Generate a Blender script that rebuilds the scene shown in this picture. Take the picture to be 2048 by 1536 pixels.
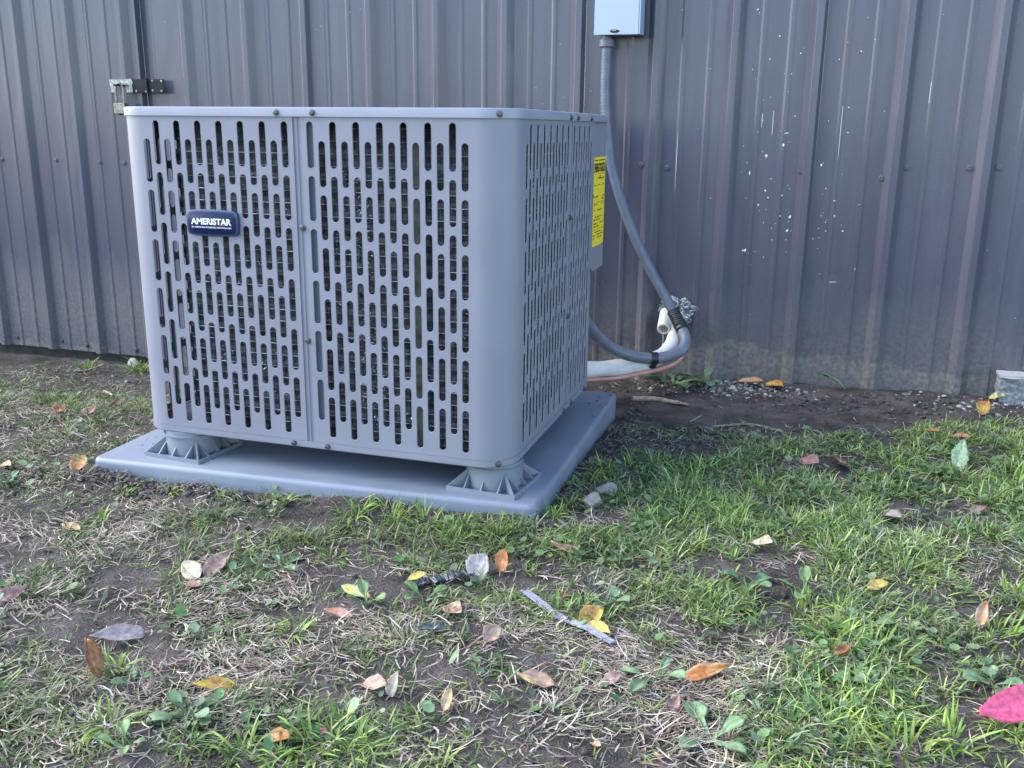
import bpy, bmesh, math, random
import numpy as np
from mathutils import Vector, Matrix

for o in list(bpy.data.objects):
    bpy.data.objects.remove(o)

# ---------------------------------------------------------------- units
U = 0.0235                 # one grille column spacing in metres
Z0 = 5.2                   # lawn level below the grille's lowest slot, in columns
def P(x, y, z):
    return Vector((x * U, y * U, (z + Z0) * U))
scene = bpy.context.scene
col = scene.collection

# ---------------------------------------------------------------- camera
cam_d = bpy.data.cameras.new('camera'); cam = bpy.data.objects.new('camera', cam_d); col.objects.link(cam)
yaw, pitch, roll = 0.302, -0.2625, 0.0105
f = Vector((-math.sin(yaw) * math.cos(pitch), math.cos(yaw) * math.cos(pitch), math.sin(pitch)))
r0 = Vector((math.cos(yaw), math.sin(yaw), 0)); u0 = r0.cross(f)
r1 = math.cos(roll) * r0 + math.sin(roll) * u0; u1 = -math.sin(roll) * r0 + math.cos(roll) * u0
cam.matrix_world = Matrix(((r1.x, u1.x, -f.x, 0), (r1.y, u1.y, -f.y, 0), (r1.z, u1.z, -f.z, 0), (0, 0, 0, 1)))
cam.location = P(53.69, -69.11, 25.665)
cam_d.sensor_fit = 'HORIZONTAL'; cam_d.sensor_width = 36.0; cam_d.lens = 1905.6 / 2048 * 36.0
cam_d.clip_start = 0.02; cam_d.clip_end = 500
scene.camera = cam

# ---------------------------------------------------------------- sky and sun
SUN_AZ, SUN_EL = math.radians(262), math.radians(40)     # clockwise from +Y: from the left, along the wall
w = bpy.data.worlds.new('World'); scene.world = w; w.use_nodes = True
nt = w.node_tree; bg = nt.nodes['Background']
sky = nt.nodes.new('ShaderNodeTexSky'); sky.sky_type = 'NISHITA'; sky.sun_disc = False
sky.sun_elevation = SUN_EL; sky.sun_rotation = SUN_AZ
sky.air_density = 1.0; sky.dust_density = 0.5; sky.ozone_density = 1.0
nt.links.new(sky.outputs[0], bg.inputs[0]); bg.inputs[1].default_value = 0.15
sun_d = bpy.data.lights.new('sun', 'SUN'); sun = bpy.data.objects.new('sun', sun_d); col.objects.link(sun)
sun_d.energy = 1.5; sun_d.angle = math.radians(60); sun_d.color = (1.0, 0.97, 0.93)
sd = Vector((math.sin(SUN_AZ) * math.cos(SUN_EL), math.cos(SUN_AZ) * math.cos(SUN_EL), math.sin(SUN_EL)))
sun.rotation_euler = sd.to_track_quat('Z', 'Y').to_euler()
sun.location = (0, -2, 4)
vs = scene.view_settings
vs.view_transform = 'Standard'; vs.look = 'None'; vs.gamma = 1.0; vs.use_curve_mapping = False
vs.exposure = 1.92

# ---------------------------------------------------------------- lie of the land (column units)
def _h(ix,iy,seed):
    n=(ix.astype(np.int64)*374761393+iy.astype(np.int64)*668265263+seed*974711)&0x7fffffff
    n=((n^(n>>13))*1274126177)&0x7fffffff
    n=(n^(n>>16))*69069&0x7fffffff
    return (n&0xffff)/65535.0
def vnoise(x,y,seed=0):
    x=np.asarray(x,float);y=np.asarray(y,float)
    ix=np.floor(x);iy=np.floor(y);fx=x-ix;fy=y-iy
    fx=fx*fx*(3-2*fx);fy=fy*fy*(3-2*fy)
    a=_h(ix,iy,seed);b=_h(ix+1,iy,seed);c=_h(ix,iy+1,seed);d=_h(ix+1,iy+1,seed)
    return (a*(1-fx)+b*fx)*(1-fy)+(c*(1-fx)+d*fx)*fy
def fbm(x,y,seed=0,o=4):
    s=0.;a=.5
    for i in range(o):
        s=s+a*vnoise(np.asarray(x)*2**i+17*i,np.asarray(y)*2**i-9*i,seed+i);a*=.5
    return s/(1-.5**o)
def sstep(a,b,x):
    t=np.clip((np.asarray(x,float)-a)/(b-a),0,1);return t*t*(3-2*t)
def ground_macro(x,y):
    d=np.interp(x,[-400,-70,-45,-20,10,28,48,76,400],[6.9,6.9,6.6,5.2,3.2,2.0,.7,.1,0.])
    z=-5.2-sstep(4,56,y)*d
    z=z+(fbm(x/14.,y/14.,3,3)-.5)*.9*(1-.6*sstep(36,48,y))
    return z
def GZ(x,y):
    x=np.asarray(x,float);y=np.asarray(y,float)
    z=ground_macro(x,y)
    z=z+(fbm(x/2.6,y/2.6,11,4)-.5)*.55
    # loose soil heaped against the front and left edge of the pad
    z=z+1.0*np.exp(-((x+4.5)/5.0)**2-((y+4.2)/1.5)**2)+.75*np.exp(-((x-4.5)/2.6)**2-((y+4.0)/1.4)**2)
    z=z+.5*np.exp(-((x-37)/2.0)**2-((y-22)/14.)**2)
    z=z+.75*sstep(12,22,x)*(1-sstep(36,41,x))*np.exp(-((y+2.6-.03*x)/2.2)**2)
    return z

# ---------------------------------------------------------------- helpers
def tag(o, label=None, cat=None, group=None, kind=None):
    if label: o['label'] = label
    if cat: o['category'] = cat
    if group: o['group'] = group
    if kind: o['kind'] = kind
    return o
def thing(name, label, cat, base, group=None):
    o = bpy.data.objects.new(name, None); col.objects.link(o)
    o.empty_display_size = 0.05
    o.location = base
    o['_base'] = list(base)
    tag(o, label, cat, group)
    return o
def wbase(o):
    b = Vector((0, 0, 0))
    while o is not None:
        b += o.location; o = o.parent
    return b
def link(name, me, mats, parent=None, smooth=None):
    """verts of me are in world metres; the object sits at its parent's base"""
    o = bpy.data.objects.new(name, me); col.objects.link(o)
    if parent is not None:
        me.transform(Matrix.Translation(-wbase(parent))); o.parent = parent
    for m in (mats if isinstance(mats, (list, tuple)) else [mats]): me.materials.append(m)
    if smooth is not None:
        for p in me.polygons: p.use_smooth = True
        if smooth < 180: me.set_sharp_from_angle(angle=math.radians(smooth))
    return o
class MB:
    def __init__(s): s.v = []; s.f = []
    def add(s, vs, fs):
        n = len(s.v); s.v += [tuple(q) for q in vs]; s.f += [tuple(i + n for i in f_) for f_ in fs]; return s
    def quad(s, a, b, c, d): return s.add([a, b, c, d], [(0, 1, 2, 3)])
    def box(s, x0, x1, y0, y1, z0, z1, bev=0.0, rot=0.0, pivot=None):
        bm = bmesh.new(); bmesh.ops.create_cube(bm, size=1)
        for v in bm.verts:
            v.co = Vector(((x0 + x1) / 2 + v.co.x * (x1 - x0), (y0 + y1) / 2 + v.co.y * (y1 - y0), (z0 + z1) / 2 + v.co.z * (z1 - z0)))
        if bev: bmesh.ops.bevel(bm, geom=bm.edges[:], offset=bev, segments=2, profile=0.6, affect='EDGES')
        if rot:
            pv = Vector(pivot) if pivot else Vector(((x0 + x1) / 2, (y0 + y1) / 2, 0))
            bmesh.ops.rotate(bm, verts=bm.verts[:], cent=pv, matrix=Matrix.Rotation(rot, 3, 'Z'))
        bm.verts.index_update()
        s.add([v.co[:] for v in bm.verts], [[v.index for v in f_.verts] for f_ in bm.faces]); bm.free(); return s
    def tube(s, pts, rad, n=12, cap=True):
        """pts world vectors, rad scalar or list"""
        pts = [Vector(p) for p in pts]; m = len(pts)
        rad = rad if isinstance(rad, (list, tuple)) else [rad] * m
        t0 = (pts[1] - pts[0]).normalized()
        nrm = t0.orthogonal().normalized(); rings = []
        for i in range(m):
            t = (pts[min(i + 1, m - 1)] - pts[max(i - 1, 0)]).normalized()
            nrm = (nrm - t * nrm.dot(t)).normalized(); b = t.cross(nrm)
            rings.append([pts[i] + rad[i] * (math.cos(a) * nrm + math.sin(a) * b) for a in [2 * math.pi * k / n for k in range(n)]])
        vs = [q for rg in rings for q in rg]; fs = []
        for i in range(m - 1):
            for k in range(n):
                fs.append((i * n + k, i * n + (k + 1) % n, (i + 1) * n + (k + 1) % n, (i + 1) * n + k))
        if cap: fs.append(tuple(range(n - 1, -1, -1))); fs.append(tuple((m - 1) * n + k for k in range(n)))
        return s.add(vs, fs)
    def mesh(s, name):
        me = bpy.data.meshes.new(name); me.from_pydata(s.v, [], s.f); me.update(); return me
    def build(s, name, mats, parent=None, smooth=None): return link(name, s.mesh(name), mats, parent, smooth)
def spline(pts, n):
    """Catmull-Rom through pts, resampled evenly to n points"""
    pts = [Vector(p) for p in pts]; q = [2 * pts[0] - pts[1]] + pts + [2 * pts[-1] - pts[-2]]; out = []
    for i in range(1, len(q) - 2):
        for k in range(24):
            t = k / 24; a, b, c, d = q[i - 1], q[i], q[i + 1], q[i + 2]
            out.append(0.5 * (2 * b + (c - a) * t + (2 * a - 5 * b + 4 * c - d) * t * t + (3 * b - a - 3 * c + d) * t ** 3))
    out.append(pts[-1])
    L = [0]
    for i in range(1, len(out)): L.append(L[-1] + (out[i] - out[i - 1]).length)
    res = []; j = 0
    for k in range(n):
        g = L[-1] * k / (n - 1)
        while j < len(L) - 2 and L[j + 1] < g: j += 1
        t = (g - L[j]) / max(1e-9, L[j + 1] - L[j]); res.append(out[j].lerp(out[j + 1], min(1, t)))
    return res
def text_mesh(name, s, size, bold=0.0, width=None, height=None):
    cu = bpy.data.curves.new(name, 'FONT'); cu.body = s; cu.size = size; cu.align_x = 'CENTER'; cu.align_y = 'CENTER'
    cu.offset = bold; cu.extrude = 0.0002
    o = bpy.data.objects.new(name, cu); col.objects.link(o)
    dg = bpy.context.evaluated_depsgraph_get(); dg.update()
    me = bpy.data.meshes.new_from_object(o.evaluated_get(dg)); me.name = name
    bpy.data.objects.remove(o); bpy.data.curves.remove(cu)
    xs = [v.co.x for v in me.vertices]; ys = [v.co.y for v in me.vertices]
    cx, cy = (max(xs) + min(xs)) / 2, (max(ys) + min(ys)) / 2
    sx = width / (max(xs) - min(xs)) if width else 1; sy = height / (max(ys) - min(ys)) if height else sx
    for v in me.vertices: v.co = ((v.co.x - cx) * sx, (v.co.y - cy) * sy, v.co.z)
    return me

# ---------------------------------------------------------------- materials
MATS = {}
def nd(nt, t, **kw):
    n = nt.nodes.new(t)
    for k, v in kw.items():
        if k.startswith('i_'): n.inputs[k[2:].replace('_', ' ')].default_value = v
        else: setattr(n, k, v)
    return n
def base_mat(name, color, rough=0.5, metal=0.0, spec=0.5):
    m = bpy.data.materials.new(name); m.use_nodes = True
    b = m.node_tree.nodes['Principled BSDF']
    b.inputs['Base Color'].default_value = (*color, 1); b.inputs['Roughness'].default_value = rough
    b.inputs['Metallic'].default_value = metal; b.inputs['Specular IOR Level'].default_value = spec
    MATS[name] = m
    return m, m.node_tree, b
def noisy(name, c1, c2, rough=0.5, metal=0.0, scale=30, bump=0.0, bscale=None, detail=6, stretch=None, lo=0.35, hi=0.65, rvar=0.0, spec=0.5, bdist=0.002):
    m, nt, b = base_mat(name, c1, rough, metal, spec)
    g = nd(nt, 'ShaderNodeNewGeometry'); vec = g.outputs['Position']
    if stretch:
        mp = nd(nt, 'ShaderNodeMapping'); mp.inputs['Scale'].default_value = stretch; nt.links.new(vec, mp.inputs[0]); vec = mp.outputs[0]
    n = nd(nt, 'ShaderNodeTexNoise'); n.inputs['Scale'].default_value = scale; n.inputs['Detail'].default_value = detail
    nt.links.new(vec, n.inputs['Vector'])
    cr = nd(nt, 'ShaderNodeValToRGB'); cr.color_ramp.elements[0].position = lo; cr.color_ramp.elements[1].position = hi
    cr.color_ramp.elements[0].color = (*c1, 1); cr.color_ramp.elements[1].color = (*c2, 1)
    nt.links.new(n.outputs['Fac'], cr.inputs[0]); nt.links.new(cr.outputs[0], b.inputs['Base Color'])
    if rvar:
        mr = nd(nt, 'ShaderNodeMapRange'); mr.inputs[3].default_value = rough - rvar; mr.inputs[4].default_value = rough + rvar
        nt.links.new(n.outputs['Fac'], mr.inputs[0]); nt.links.new(mr.outputs[0], b.inputs['Roughness'])
    if bump:
        n2 = nd(nt, 'ShaderNodeTexNoise'); n2.inputs['Scale'].default_value = bscale or scale; n2.inputs['Detail'].default_value = 8
        nt.links.new(vec, n2.inputs['Vector'])
        bp = nd(nt, 'ShaderNodeBump'); bp.inputs['Strength'].default_value = bump; bp.inputs['Distance'].default_value = bdist
        nt.links.new(n2.outputs['Fac'], bp.inputs['Height']); nt.links.new(bp.outputs[0], b.inputs['Normal'])
    return m
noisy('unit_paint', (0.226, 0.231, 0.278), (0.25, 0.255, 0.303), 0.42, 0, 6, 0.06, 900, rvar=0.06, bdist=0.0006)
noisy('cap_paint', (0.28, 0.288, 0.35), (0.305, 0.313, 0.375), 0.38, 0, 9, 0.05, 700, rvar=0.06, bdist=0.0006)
noisy('pad_plastic', (0.19, 0.216, 0.268), (0.222, 0.25, 0.302), 0.5, 0, 9, 0.10, 420, rvar=0.08, bdist=0.001)
noisy('riser_plastic', (0.185, 0.21, 0.245), (0.207, 0.235, 0.27), 0.45, 0, 14, 0.04, 300)
noisy('coil_fin', (0.022, 0.023, 0.026), (0.10, 0.106, 0.118), 0.5, 0.5, 60, 0.5, 500, stretch=(3, 3, 0.6))
noisy('coil_wire', (0.10, 0.105, 0.115), (0.55, 0.57, 0.6), 0.4, 0.7, 26, lo=.45, hi=.62)
base_mat('spine', (0.55, 0.57, 0.6), 0.3, 0.9)
noisy('olive_mottle', (0.04, 0.042, 0.033), (0.115, 0.115, 0.085), 0.6, 0, 45)
noisy('inner_strip', (0.20, 0.215, 0.26), (0.23, 0.245, 0.29), 0.5, 0, 30)
base_mat('inside_shade', (0.012, 0.012, 0.014), 0.8)  # near-black colour that carries the shade inside the casing
noisy('screw_steel', (0.10, 0.10, 0.11), (0.2, 0.2, 0.21), 0.4, 0.8, 500)
noisy('wall_screw', (0.09, 0.09, 0.11), (0.15, 0.15, 0.18), 0.5, 0.3, 500)
base_mat('badge_blue', (0.005, 0.015, 0.066), 0.3, spec=.3)
base_mat('badge_rim', (0.05, 0.065, 0.12), 0.25, 0.2)
base_mat('print_white', (0.82, 0.82, 0.84), 0.5)
base_mat('print_red', (0.55, 0.09, 0.09), 0.5)
base_mat('label_yellow', (0.95, 0.73, 0.012), 0.45)
base_mat('print_black', (0.02, 0.02, 0.015), 0.6)
noisy('box_paint', (0.40, 0.46, 0.55), (0.425, 0.485, 0.575), 0.4, 0, 5, 0.04, 300, bdist=0.0005)
noisy('conduit_grey', (0.13, 0.147, 0.185), (0.16, 0.178, 0.218), 0.42, 0, 30, 0.04, 300)
noisy('conduit_rib', (0.10, 0.122, 0.16), (0.135, 0.158, 0.20), 0.35, 0, 30)
noisy('black_tape', (0.012, 0.012, 0.014), (0.03, 0.03, 0.032), 0.35, 0, 120, 0.3, 200)
noisy('white_insulation', (0.60, 0.60, 0.58), (0.74, 0.73, 0.70), 0.6, 0, 25, 0.35, 60, stretch=(1, 1, 3), bdist=0.004)
noisy('copper_jacket', (0.55, 0.25, 0.19), (0.66, 0.33, 0.26), 0.45, 0, 40)
noisy('pvc', (0.72, 0.71, 0.66), (0.80, 0.79, 0.75), 0.35, 0, 40)
noisy('pvc_inside', (0.25, 0.20, 0.14), (0.4, 0.33, 0.25), 0.7, 0, 60)
noisy('foil', (0.16, 0.16, 0.17), (0.55, 0.56, 0.58), 0.28, 0.75, 60, 0.5, 150)
noisy('black_steel', (0.004, 0.0045, 0.007), (0.011, 0.012, 0.017), 0.55, 0.0, 200, spec=.3)
noisy('zinc', (0.16, 0.18, 0.17), (0.45, 0.48, 0.46), 0.4, 0.5, 120)
noisy('lock_steel', (0.13, 0.12, 0.10), (0.30, 0.28, 0.25), 0.35, 0.7, 120)
noisy('stone_pale', (0.34, 0.31, 0.29), (0.52, 0.49, 0.46), 0.85, 0, 60, 0.6, 120)
noisy('stone_brown', (0.19, 0.165, 0.145), (0.32, 0.285, 0.255), 0.85, 0, 70, 0.7, 140)
noisy('block_side', (0.16, 0.17, 0.18), (0.34, 0.34, 0.35), 0.9, 0, 90, 1.0, 120, bdist=0.006)
noisy('block_top', (0.38, 0.36, 0.355), (0.52, 0.50, 0.49), 0.85, 0, 70, 0.4, 120)
noisy('stick_wood', (0.22, 0.16, 0.11), (0.42, 0.34, 0.26), 0.8, 0, 90, 0.6, 200)
noisy('strip_grey', (0.25, 0.25, 0.30), (0.36, 0.36, 0.41), 0.7, 0, 120, 0.6, 200)
noisy('torn_plastic', (0.008, 0.012, 0.02), (0.03, 0.045, 0.065), 0.3, 0, 60, 0.6, 90)
noisy('sill_wood', (0.05, 0.042, 0.035), (0.10, 0.085, 0.07), 0.9, 0, 30, 0.5, 60)

# painted ribbed siding: brownish grey paint, vertical weather streaks, dried mud splashed along the foot
def siding_mat():
    m, nt, b = base_mat('siding', (0.15, 0.15, 0.19), 0.38, 0.0, 0.5)
    L = nt.links.new
    g = nd(nt, 'ShaderNodeNewGeometry'); pos = g.outputs['Position']
    sp = nd(nt, 'ShaderNodeSeparateXYZ'); L(pos, sp.inputs[0])
    mp = nd(nt, 'ShaderNodeMapping'); mp.inputs['Scale'].default_value = (26, 26, 0.7); L(pos, mp.inputs[0])
    n1 = nd(nt, 'ShaderNodeTexNoise'); n1.inputs['Scale'].default_value = 1.0; n1.inputs['Detail'].default_value = 6; L(mp.outputs[0], n1.inputs['Vector'])
    cr = nd(nt, 'ShaderNodeValToRGB'); e = cr.color_ramp.elements
    e[0].position = 0.3; e[1].position = 0.72; e[0].color = (0.074, 0.075, 0.104, 1); e[1].color = (0.100, 0.101, 0.136, 1)
    L(n1.outputs['Fac'], cr.inputs[0])
    # mud splash
    n2 = nd(nt, 'ShaderNodeTexNoise'); n2.inputs['Scale'].default_value = 5.0; n2.inputs['Detail'].default_value = 8; n2.inputs['Roughness'].default_value = 0.65
    mp2 = nd(nt, 'ShaderNodeMapping'); mp2.inputs['Scale'].default_value = (1.6, 1.6, 0.5); L(pos, mp2.inputs[0]); L(mp2.outputs[0], n2.inputs['Vector'])
    ad = nd(nt, 'ShaderNodeMath', operation='MULTIPLY_ADD'); ad.inputs[1].default_value = -0.42; ad.inputs[2].default_value = 0.0; L(n2.outputs['Fac'], ad.inputs[0])
    sm = nd(nt, 'ShaderNodeMath', operation='ADD'); L(ad.outputs[0], sm.inputs[0]); L(sp.outputs['Z'], sm.inputs[1])
    mr = nd(nt, 'ShaderNodeMapRange'); mr.interpolation_type = 'SMOOTHSTEP'
    mr.inputs[1].default_value = 0.10; mr.inputs[2].default_value = -0.17; mr.inputs[3].default_value = 0.0; mr.inputs[4].default_value = 0.6
    L(sm.outputs[0], mr.inputs[0])
    n3 = nd(nt, 'ShaderNodeTexNoise'); n3.inputs['Scale'].default_value = 90.0; n3.inputs['Detail'].default_value = 6; L(pos, n3.inputs['Vector'])
    cm = nd(nt, 'ShaderNodeValToRGB'); e = cm.color_ramp.elements
    e[0].position = 0.35; e[1].position = 0.7; e[0].color = (0.10, 0.09, 0.086, 1); e[1].color = (0.18, 0.163, 0.152, 1); L(n3.outputs['Fac'], cm.inputs[0])
    # thick dried mud band with a ragged upper edge
    xo = nd(nt, 'ShaderNodeMapRange'); xo.inputs[1].default_value = -0.95; xo.inputs[2].default_value = 0.95; xo.inputs[3].default_value = 0.17; xo.inputs[4].default_value = 0.0; L(sp.outputs['X'], xo.inputs[0])
    n6 = nd(nt, 'ShaderNodeTexNoise'); n6.inputs['Scale'].default_value = 3.2; n6.inputs['Detail'].default_value = 9; n6.inputs['Roughness'].default_value = 0.6; L(pos, n6.inputs['Vector'])
    z1 = nd(nt, 'ShaderNodeMath', operation='MULTIPLY_ADD'); z1.inputs[1].default_value = -0.26; z1.inputs[2].default_value = 0.13; L(n6.outputs['Fac'], z1.inputs[0])
    z2 = nd(nt, 'ShaderNodeMath', operation='ADD'); L(z1.outputs[0], z2.inputs[0]); L(sp.outputs['Z'], z2.inputs[1])
    z3 = nd(nt, 'ShaderNodeMath', operation='ADD'); L(z2.outputs[0], z3.inputs[0]); L(xo.outputs[0], z3.inputs[1])
    mb2 = nd(nt, 'ShaderNodeMapRange'); mb2.interpolation_type = 'SMOOTHSTEP'; mb2.inputs[1].default_value = 0.088; mb2.inputs[2].default_value = 0.070; mb2.inputs[4].default_value = 0.70; L(z3.outputs[0], mb2.inputs[0])
    # fine dust speckle higher up
    n4 = nd(nt, 'ShaderNodeTexNoise'); n4.inputs['Scale'].default_value = 260.0; n4.inputs['Detail'].default_value = 3; L(pos, n4.inputs['Vector'])
    r4 = nd(nt, 'ShaderNodeMapRange'); r4.inputs[1].default_value = 0.60; r4.inputs[2].default_value = 0.74; r4.inputs[4].default_value = 0.22; L(n4.outputs['Fac'], r4.inputs[0])
    mx0 = nd(nt, 'ShaderNodeMix', data_type='RGBA'); L(r4.outputs[0], mx0.inputs[0]); L(cr.outputs[0], mx0.inputs[6]); mx0.inputs[7].default_value = (0.26, 0.26, 0.30, 1)
    mx = nd(nt, 'ShaderNodeMix', data_type='RGBA'); L(mr.outputs[0], mx.inputs[0]); L(mx0.outputs[2], mx.inputs[6]); L(cm.outputs[0], mx.inputs[7])
    mx2 = nd(nt, 'ShaderNodeMix', data_type='RGBA'); L(mb2.outputs[0], mx2.inputs[0]); L(mx.outputs[2], mx2.inputs[6])
    cm2 = nd(nt, 'ShaderNodeValToRGB'); e = cm2.color_ramp.elements
    e[0].position = 0.35; e[1].position = 0.7; e[0].color = (0.13, 0.117, 0.108, 1); e[1].color = (0.25, 0.225, 0.205, 1); L(n3.outputs['Fac'], cm2.inputs[0]); L(cm2.outputs[0], mx2.inputs[7])
    L(mx2.outputs[2], b.inputs['Base Color'])
    rr = nd(nt, 'ShaderNodeMapRange'); rr.inputs[3].default_value = 0.25; rr.inputs[4].default_value = 0.9; L(mr.outputs[0], rr.inputs[0]); L(rr.outputs[0], b.inputs['Roughness'])
    n5 = nd(nt, 'ShaderNodeTexNoise'); n5.inputs['Scale'].default_value = 3.5; n5.inputs['Detail'].default_value = 2
    mp5 = nd(nt, 'ShaderNodeMapping'); mp5.inputs['Scale'].default_value = (2.2, 2.2, 0.5); L(pos, mp5.inputs[0]); L(mp5.outputs[0], n5.inputs['Vector'])
    bp = nd(nt, 'ShaderNodeBump'); bp.inputs['Strength'].default_value = 0.55; bp.inputs['Distance'].default_value = 0.012; L(n5.outputs['Fac'], bp.inputs['Height'])
    bp2 = nd(nt, 'ShaderNodeBump'); bp2.inputs['Strength'].default_value = 0.25; bp2.inputs['Distance'].default_value = 0.001; L(n3.outputs['Fac'], bp2.inputs['Height']); L(bp.outputs[0], bp2.inputs['Normal'])
    L(bp2.outputs[0], b.inputs['Normal'])
    return m
siding_mat()
def soil_mat():
    m, nt, b = base_mat('soil', (0.08, 0.065, 0.055), 0.85, 0, 0.15)
    L = nt.links.new
    pos = nd(nt, 'ShaderNodeNewGeometry').outputs['Position']
    n1 = nd(nt, 'ShaderNodeTexNoise'); n1.inputs['Scale'].default_value = 9; n1.inputs['Detail'].default_value = 9; n1.inputs['Roughness'].default_value = 0.65; L(pos, n1.inputs['Vector'])
    cr = nd(nt, 'ShaderNodeValToRGB'); e = cr.color_ramp.elements
    e[0].position = 0.34; e[1].position = 0.68; e[0].color = (0.045, 0.037, 0.034, 1); e[1].color = (0.145, 0.120, 0.110, 1); L(n1.outputs['Fac'], cr.inputs[0])
    n2 = nd(nt, 'ShaderNodeTexNoise'); n2.inputs['Scale'].default_value = 240; n2.inputs['Detail'].default_value = 6; L(pos, n2.inputs['Vector'])
    r2 = nd(nt, 'ShaderNodeMapRange'); r2.inputs[1].default_value = 0.62; r2.inputs[2].default_value = 0.72; r2.inputs[4].default_value = 0.5; L(n2.outputs['Fac'], r2.inputs[0])
    mx = nd(nt, 'ShaderNodeMix', data_type='RGBA'); L(r2.outputs[0], mx.inputs[0]); L(cr.outputs[0], mx.inputs[6]); mx.inputs[7].default_value = (0.36, 0.32, 0.30, 1)
    L(mx.outputs[2], b.inputs['Base Color'])
    bp = nd(nt, 'ShaderNodeBump'); bp.inputs['Strength'].default_value = 0.9; bp.inputs['Distance'].default_value = 0.004; L(n2.outputs['Fac'], bp.inputs['Height'])
    n3 = nd(nt, 'ShaderNodeTexNoise'); n3.inputs['Scale'].default_value = 60; n3.inputs['Detail'].default_value = 7; L(pos, n3.inputs['Vector'])
    bp2 = nd(nt, 'ShaderNodeBump'); bp2.inputs['Strength'].default_value = 0.7; bp2.inputs['Distance'].default_value = 0.01; L(n3.outputs['Fac'], bp2.inputs['Height']); L(bp.outputs[0], bp2.inputs['Normal'])
    L(bp2.outputs[0], b.inputs['Normal'])
soil_mat()
def attr_mat(name, rough=0.5, transl=0.25, nscale=300, amount=0.35, spec=0.4):
    m, nt, b = base_mat(name, (0.1, 0.1, 0.1), rough, 0, spec)
    L = nt.links.new
    a = nd(nt, 'ShaderNodeAttribute', attribute_name='Col')
    pos = nd(nt, 'ShaderNodeNewGeometry').outputs['Position']
    n = nd(nt, 'ShaderNodeTexNoise'); n.inputs['Scale'].default_value = nscale; n.inputs['Detail'].default_value = 4; L(pos, n.inputs['Vector'])
    mr = nd(nt, 'ShaderNodeMapRange'); mr.inputs[1].default_value = 0.3; mr.inputs[2].default_value = 0.7; mr.inputs[3].default_value = 1 - amount; mr.inputs[4].default_value = 1 + amount; L(n.outputs['Fac'], mr.inputs[0])
    vm = nd(nt, 'ShaderNodeVectorMath', operation='SCALE'); L(a.outputs['Color'], vm.inputs[0]); L(mr.outputs[0], vm.inputs['Scale'])
    L(vm.outputs[0], b.inputs['Base Color'])
    if transl:
        t = nd(nt, 'ShaderNodeBsdfTranslucent'); L(vm.outputs[0], t.inputs['Color'])
        ms = nd(nt, 'ShaderNodeMixShader'); ms.inputs[0].default_value = transl
        L(b.outputs[0], ms.inputs[1]); L(t.outputs[0], ms.inputs[2]); L(ms.outputs[0], nt.nodes['Material Output'].inputs[0])
    return m
attr_mat('grass_blade', 0.45, 0.25, 120, 0.25, .3)
attr_mat('dry_grass', 0.7, 0.1, 200, 0.3, .15)
attr_mat('leaf', 0.55, 0.15, 160, 0.3)
attr_mat('weed_leaf', 0.45, 0.2, 140, 0.22)
attr_mat('pebble', 0.8, 0.0, 300, 0.25)

# ---------------------------------------------------------------- ground
def axis(lo, hi, step, far):
    a = list(np.arange(lo, hi + 1e-6, step)); s = step; r_ = []; x = hi
    while x < far: s *= 1.35; x += s; r_.append(x)
    l_ = []; x = lo; s = step
    while x > -far: s *= 1.35; x -= s; l_.append(x)
    return np.array(l_[::-1] + a + r_)
gx = axis(-62, 92, 0.27, 2600); gy = axis(-46, 57, 0.27, 2600)
GX, GY = np.meshgrid(gx, gy)
fine = np.clip((fbm(GX / 0.8, GY / 0.8, 31, 3) - 0.5) * 0.28, -0.2, 0.2)
inner = ((GX > -64) & (GX < 94) & (GY > -48) & (GY < 60)).astype(float)
GZZ = GZ(np.clip(GX, -90, 120), np.clip(GY, -70, 60)) + fine * inner
gv = np.stack([GX * U, GY * U, (GZZ + Z0) * U], -1).reshape(-1, 3)
nx, ny = len(gx), len(gy)
idx = np.arange(nx * ny).reshape(ny, nx)
gq = np.stack([idx[:-1, :-1], idx[:-1, 1:], idx[1:, 1:], idx[1:, :-1]], -1).reshape(-1, 4)
def np_mesh(name, v, faces, colors=None):
    me = bpy.data.meshes.new(name); n = faces.shape[1]
    me.vertices.add(len(v)); me.vertices.foreach_set('co', np.ascontiguousarray(v, np.float32).ravel())
    me.loops.add(faces.size); me.loops.foreach_set('vertex_index', np.ascontiguousarray(faces, np.int32).ravel())
    me.polygons.add(len(faces)); me.polygons.foreach_set('loop_start', np.arange(0, faces.size, n, dtype=np.int32))
    me.polygons.foreach_set('use_smooth', np.ones(len(faces), bool))
    me.update(calc_edges=True)
    if colors is not None:
        c = np.ones((len(v), 4), np.float32); c[:, :3] = colors
        a = me.color_attributes.new('Col', 'FLOAT_COLOR', 'POINT'); a.data.foreach_set('color', c.ravel())
    return me
tag(link('ground', np_mesh('ground', gv, gq), MATS['soil']), 'dark bare soil under the grass', None, None, 'structure')

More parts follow.
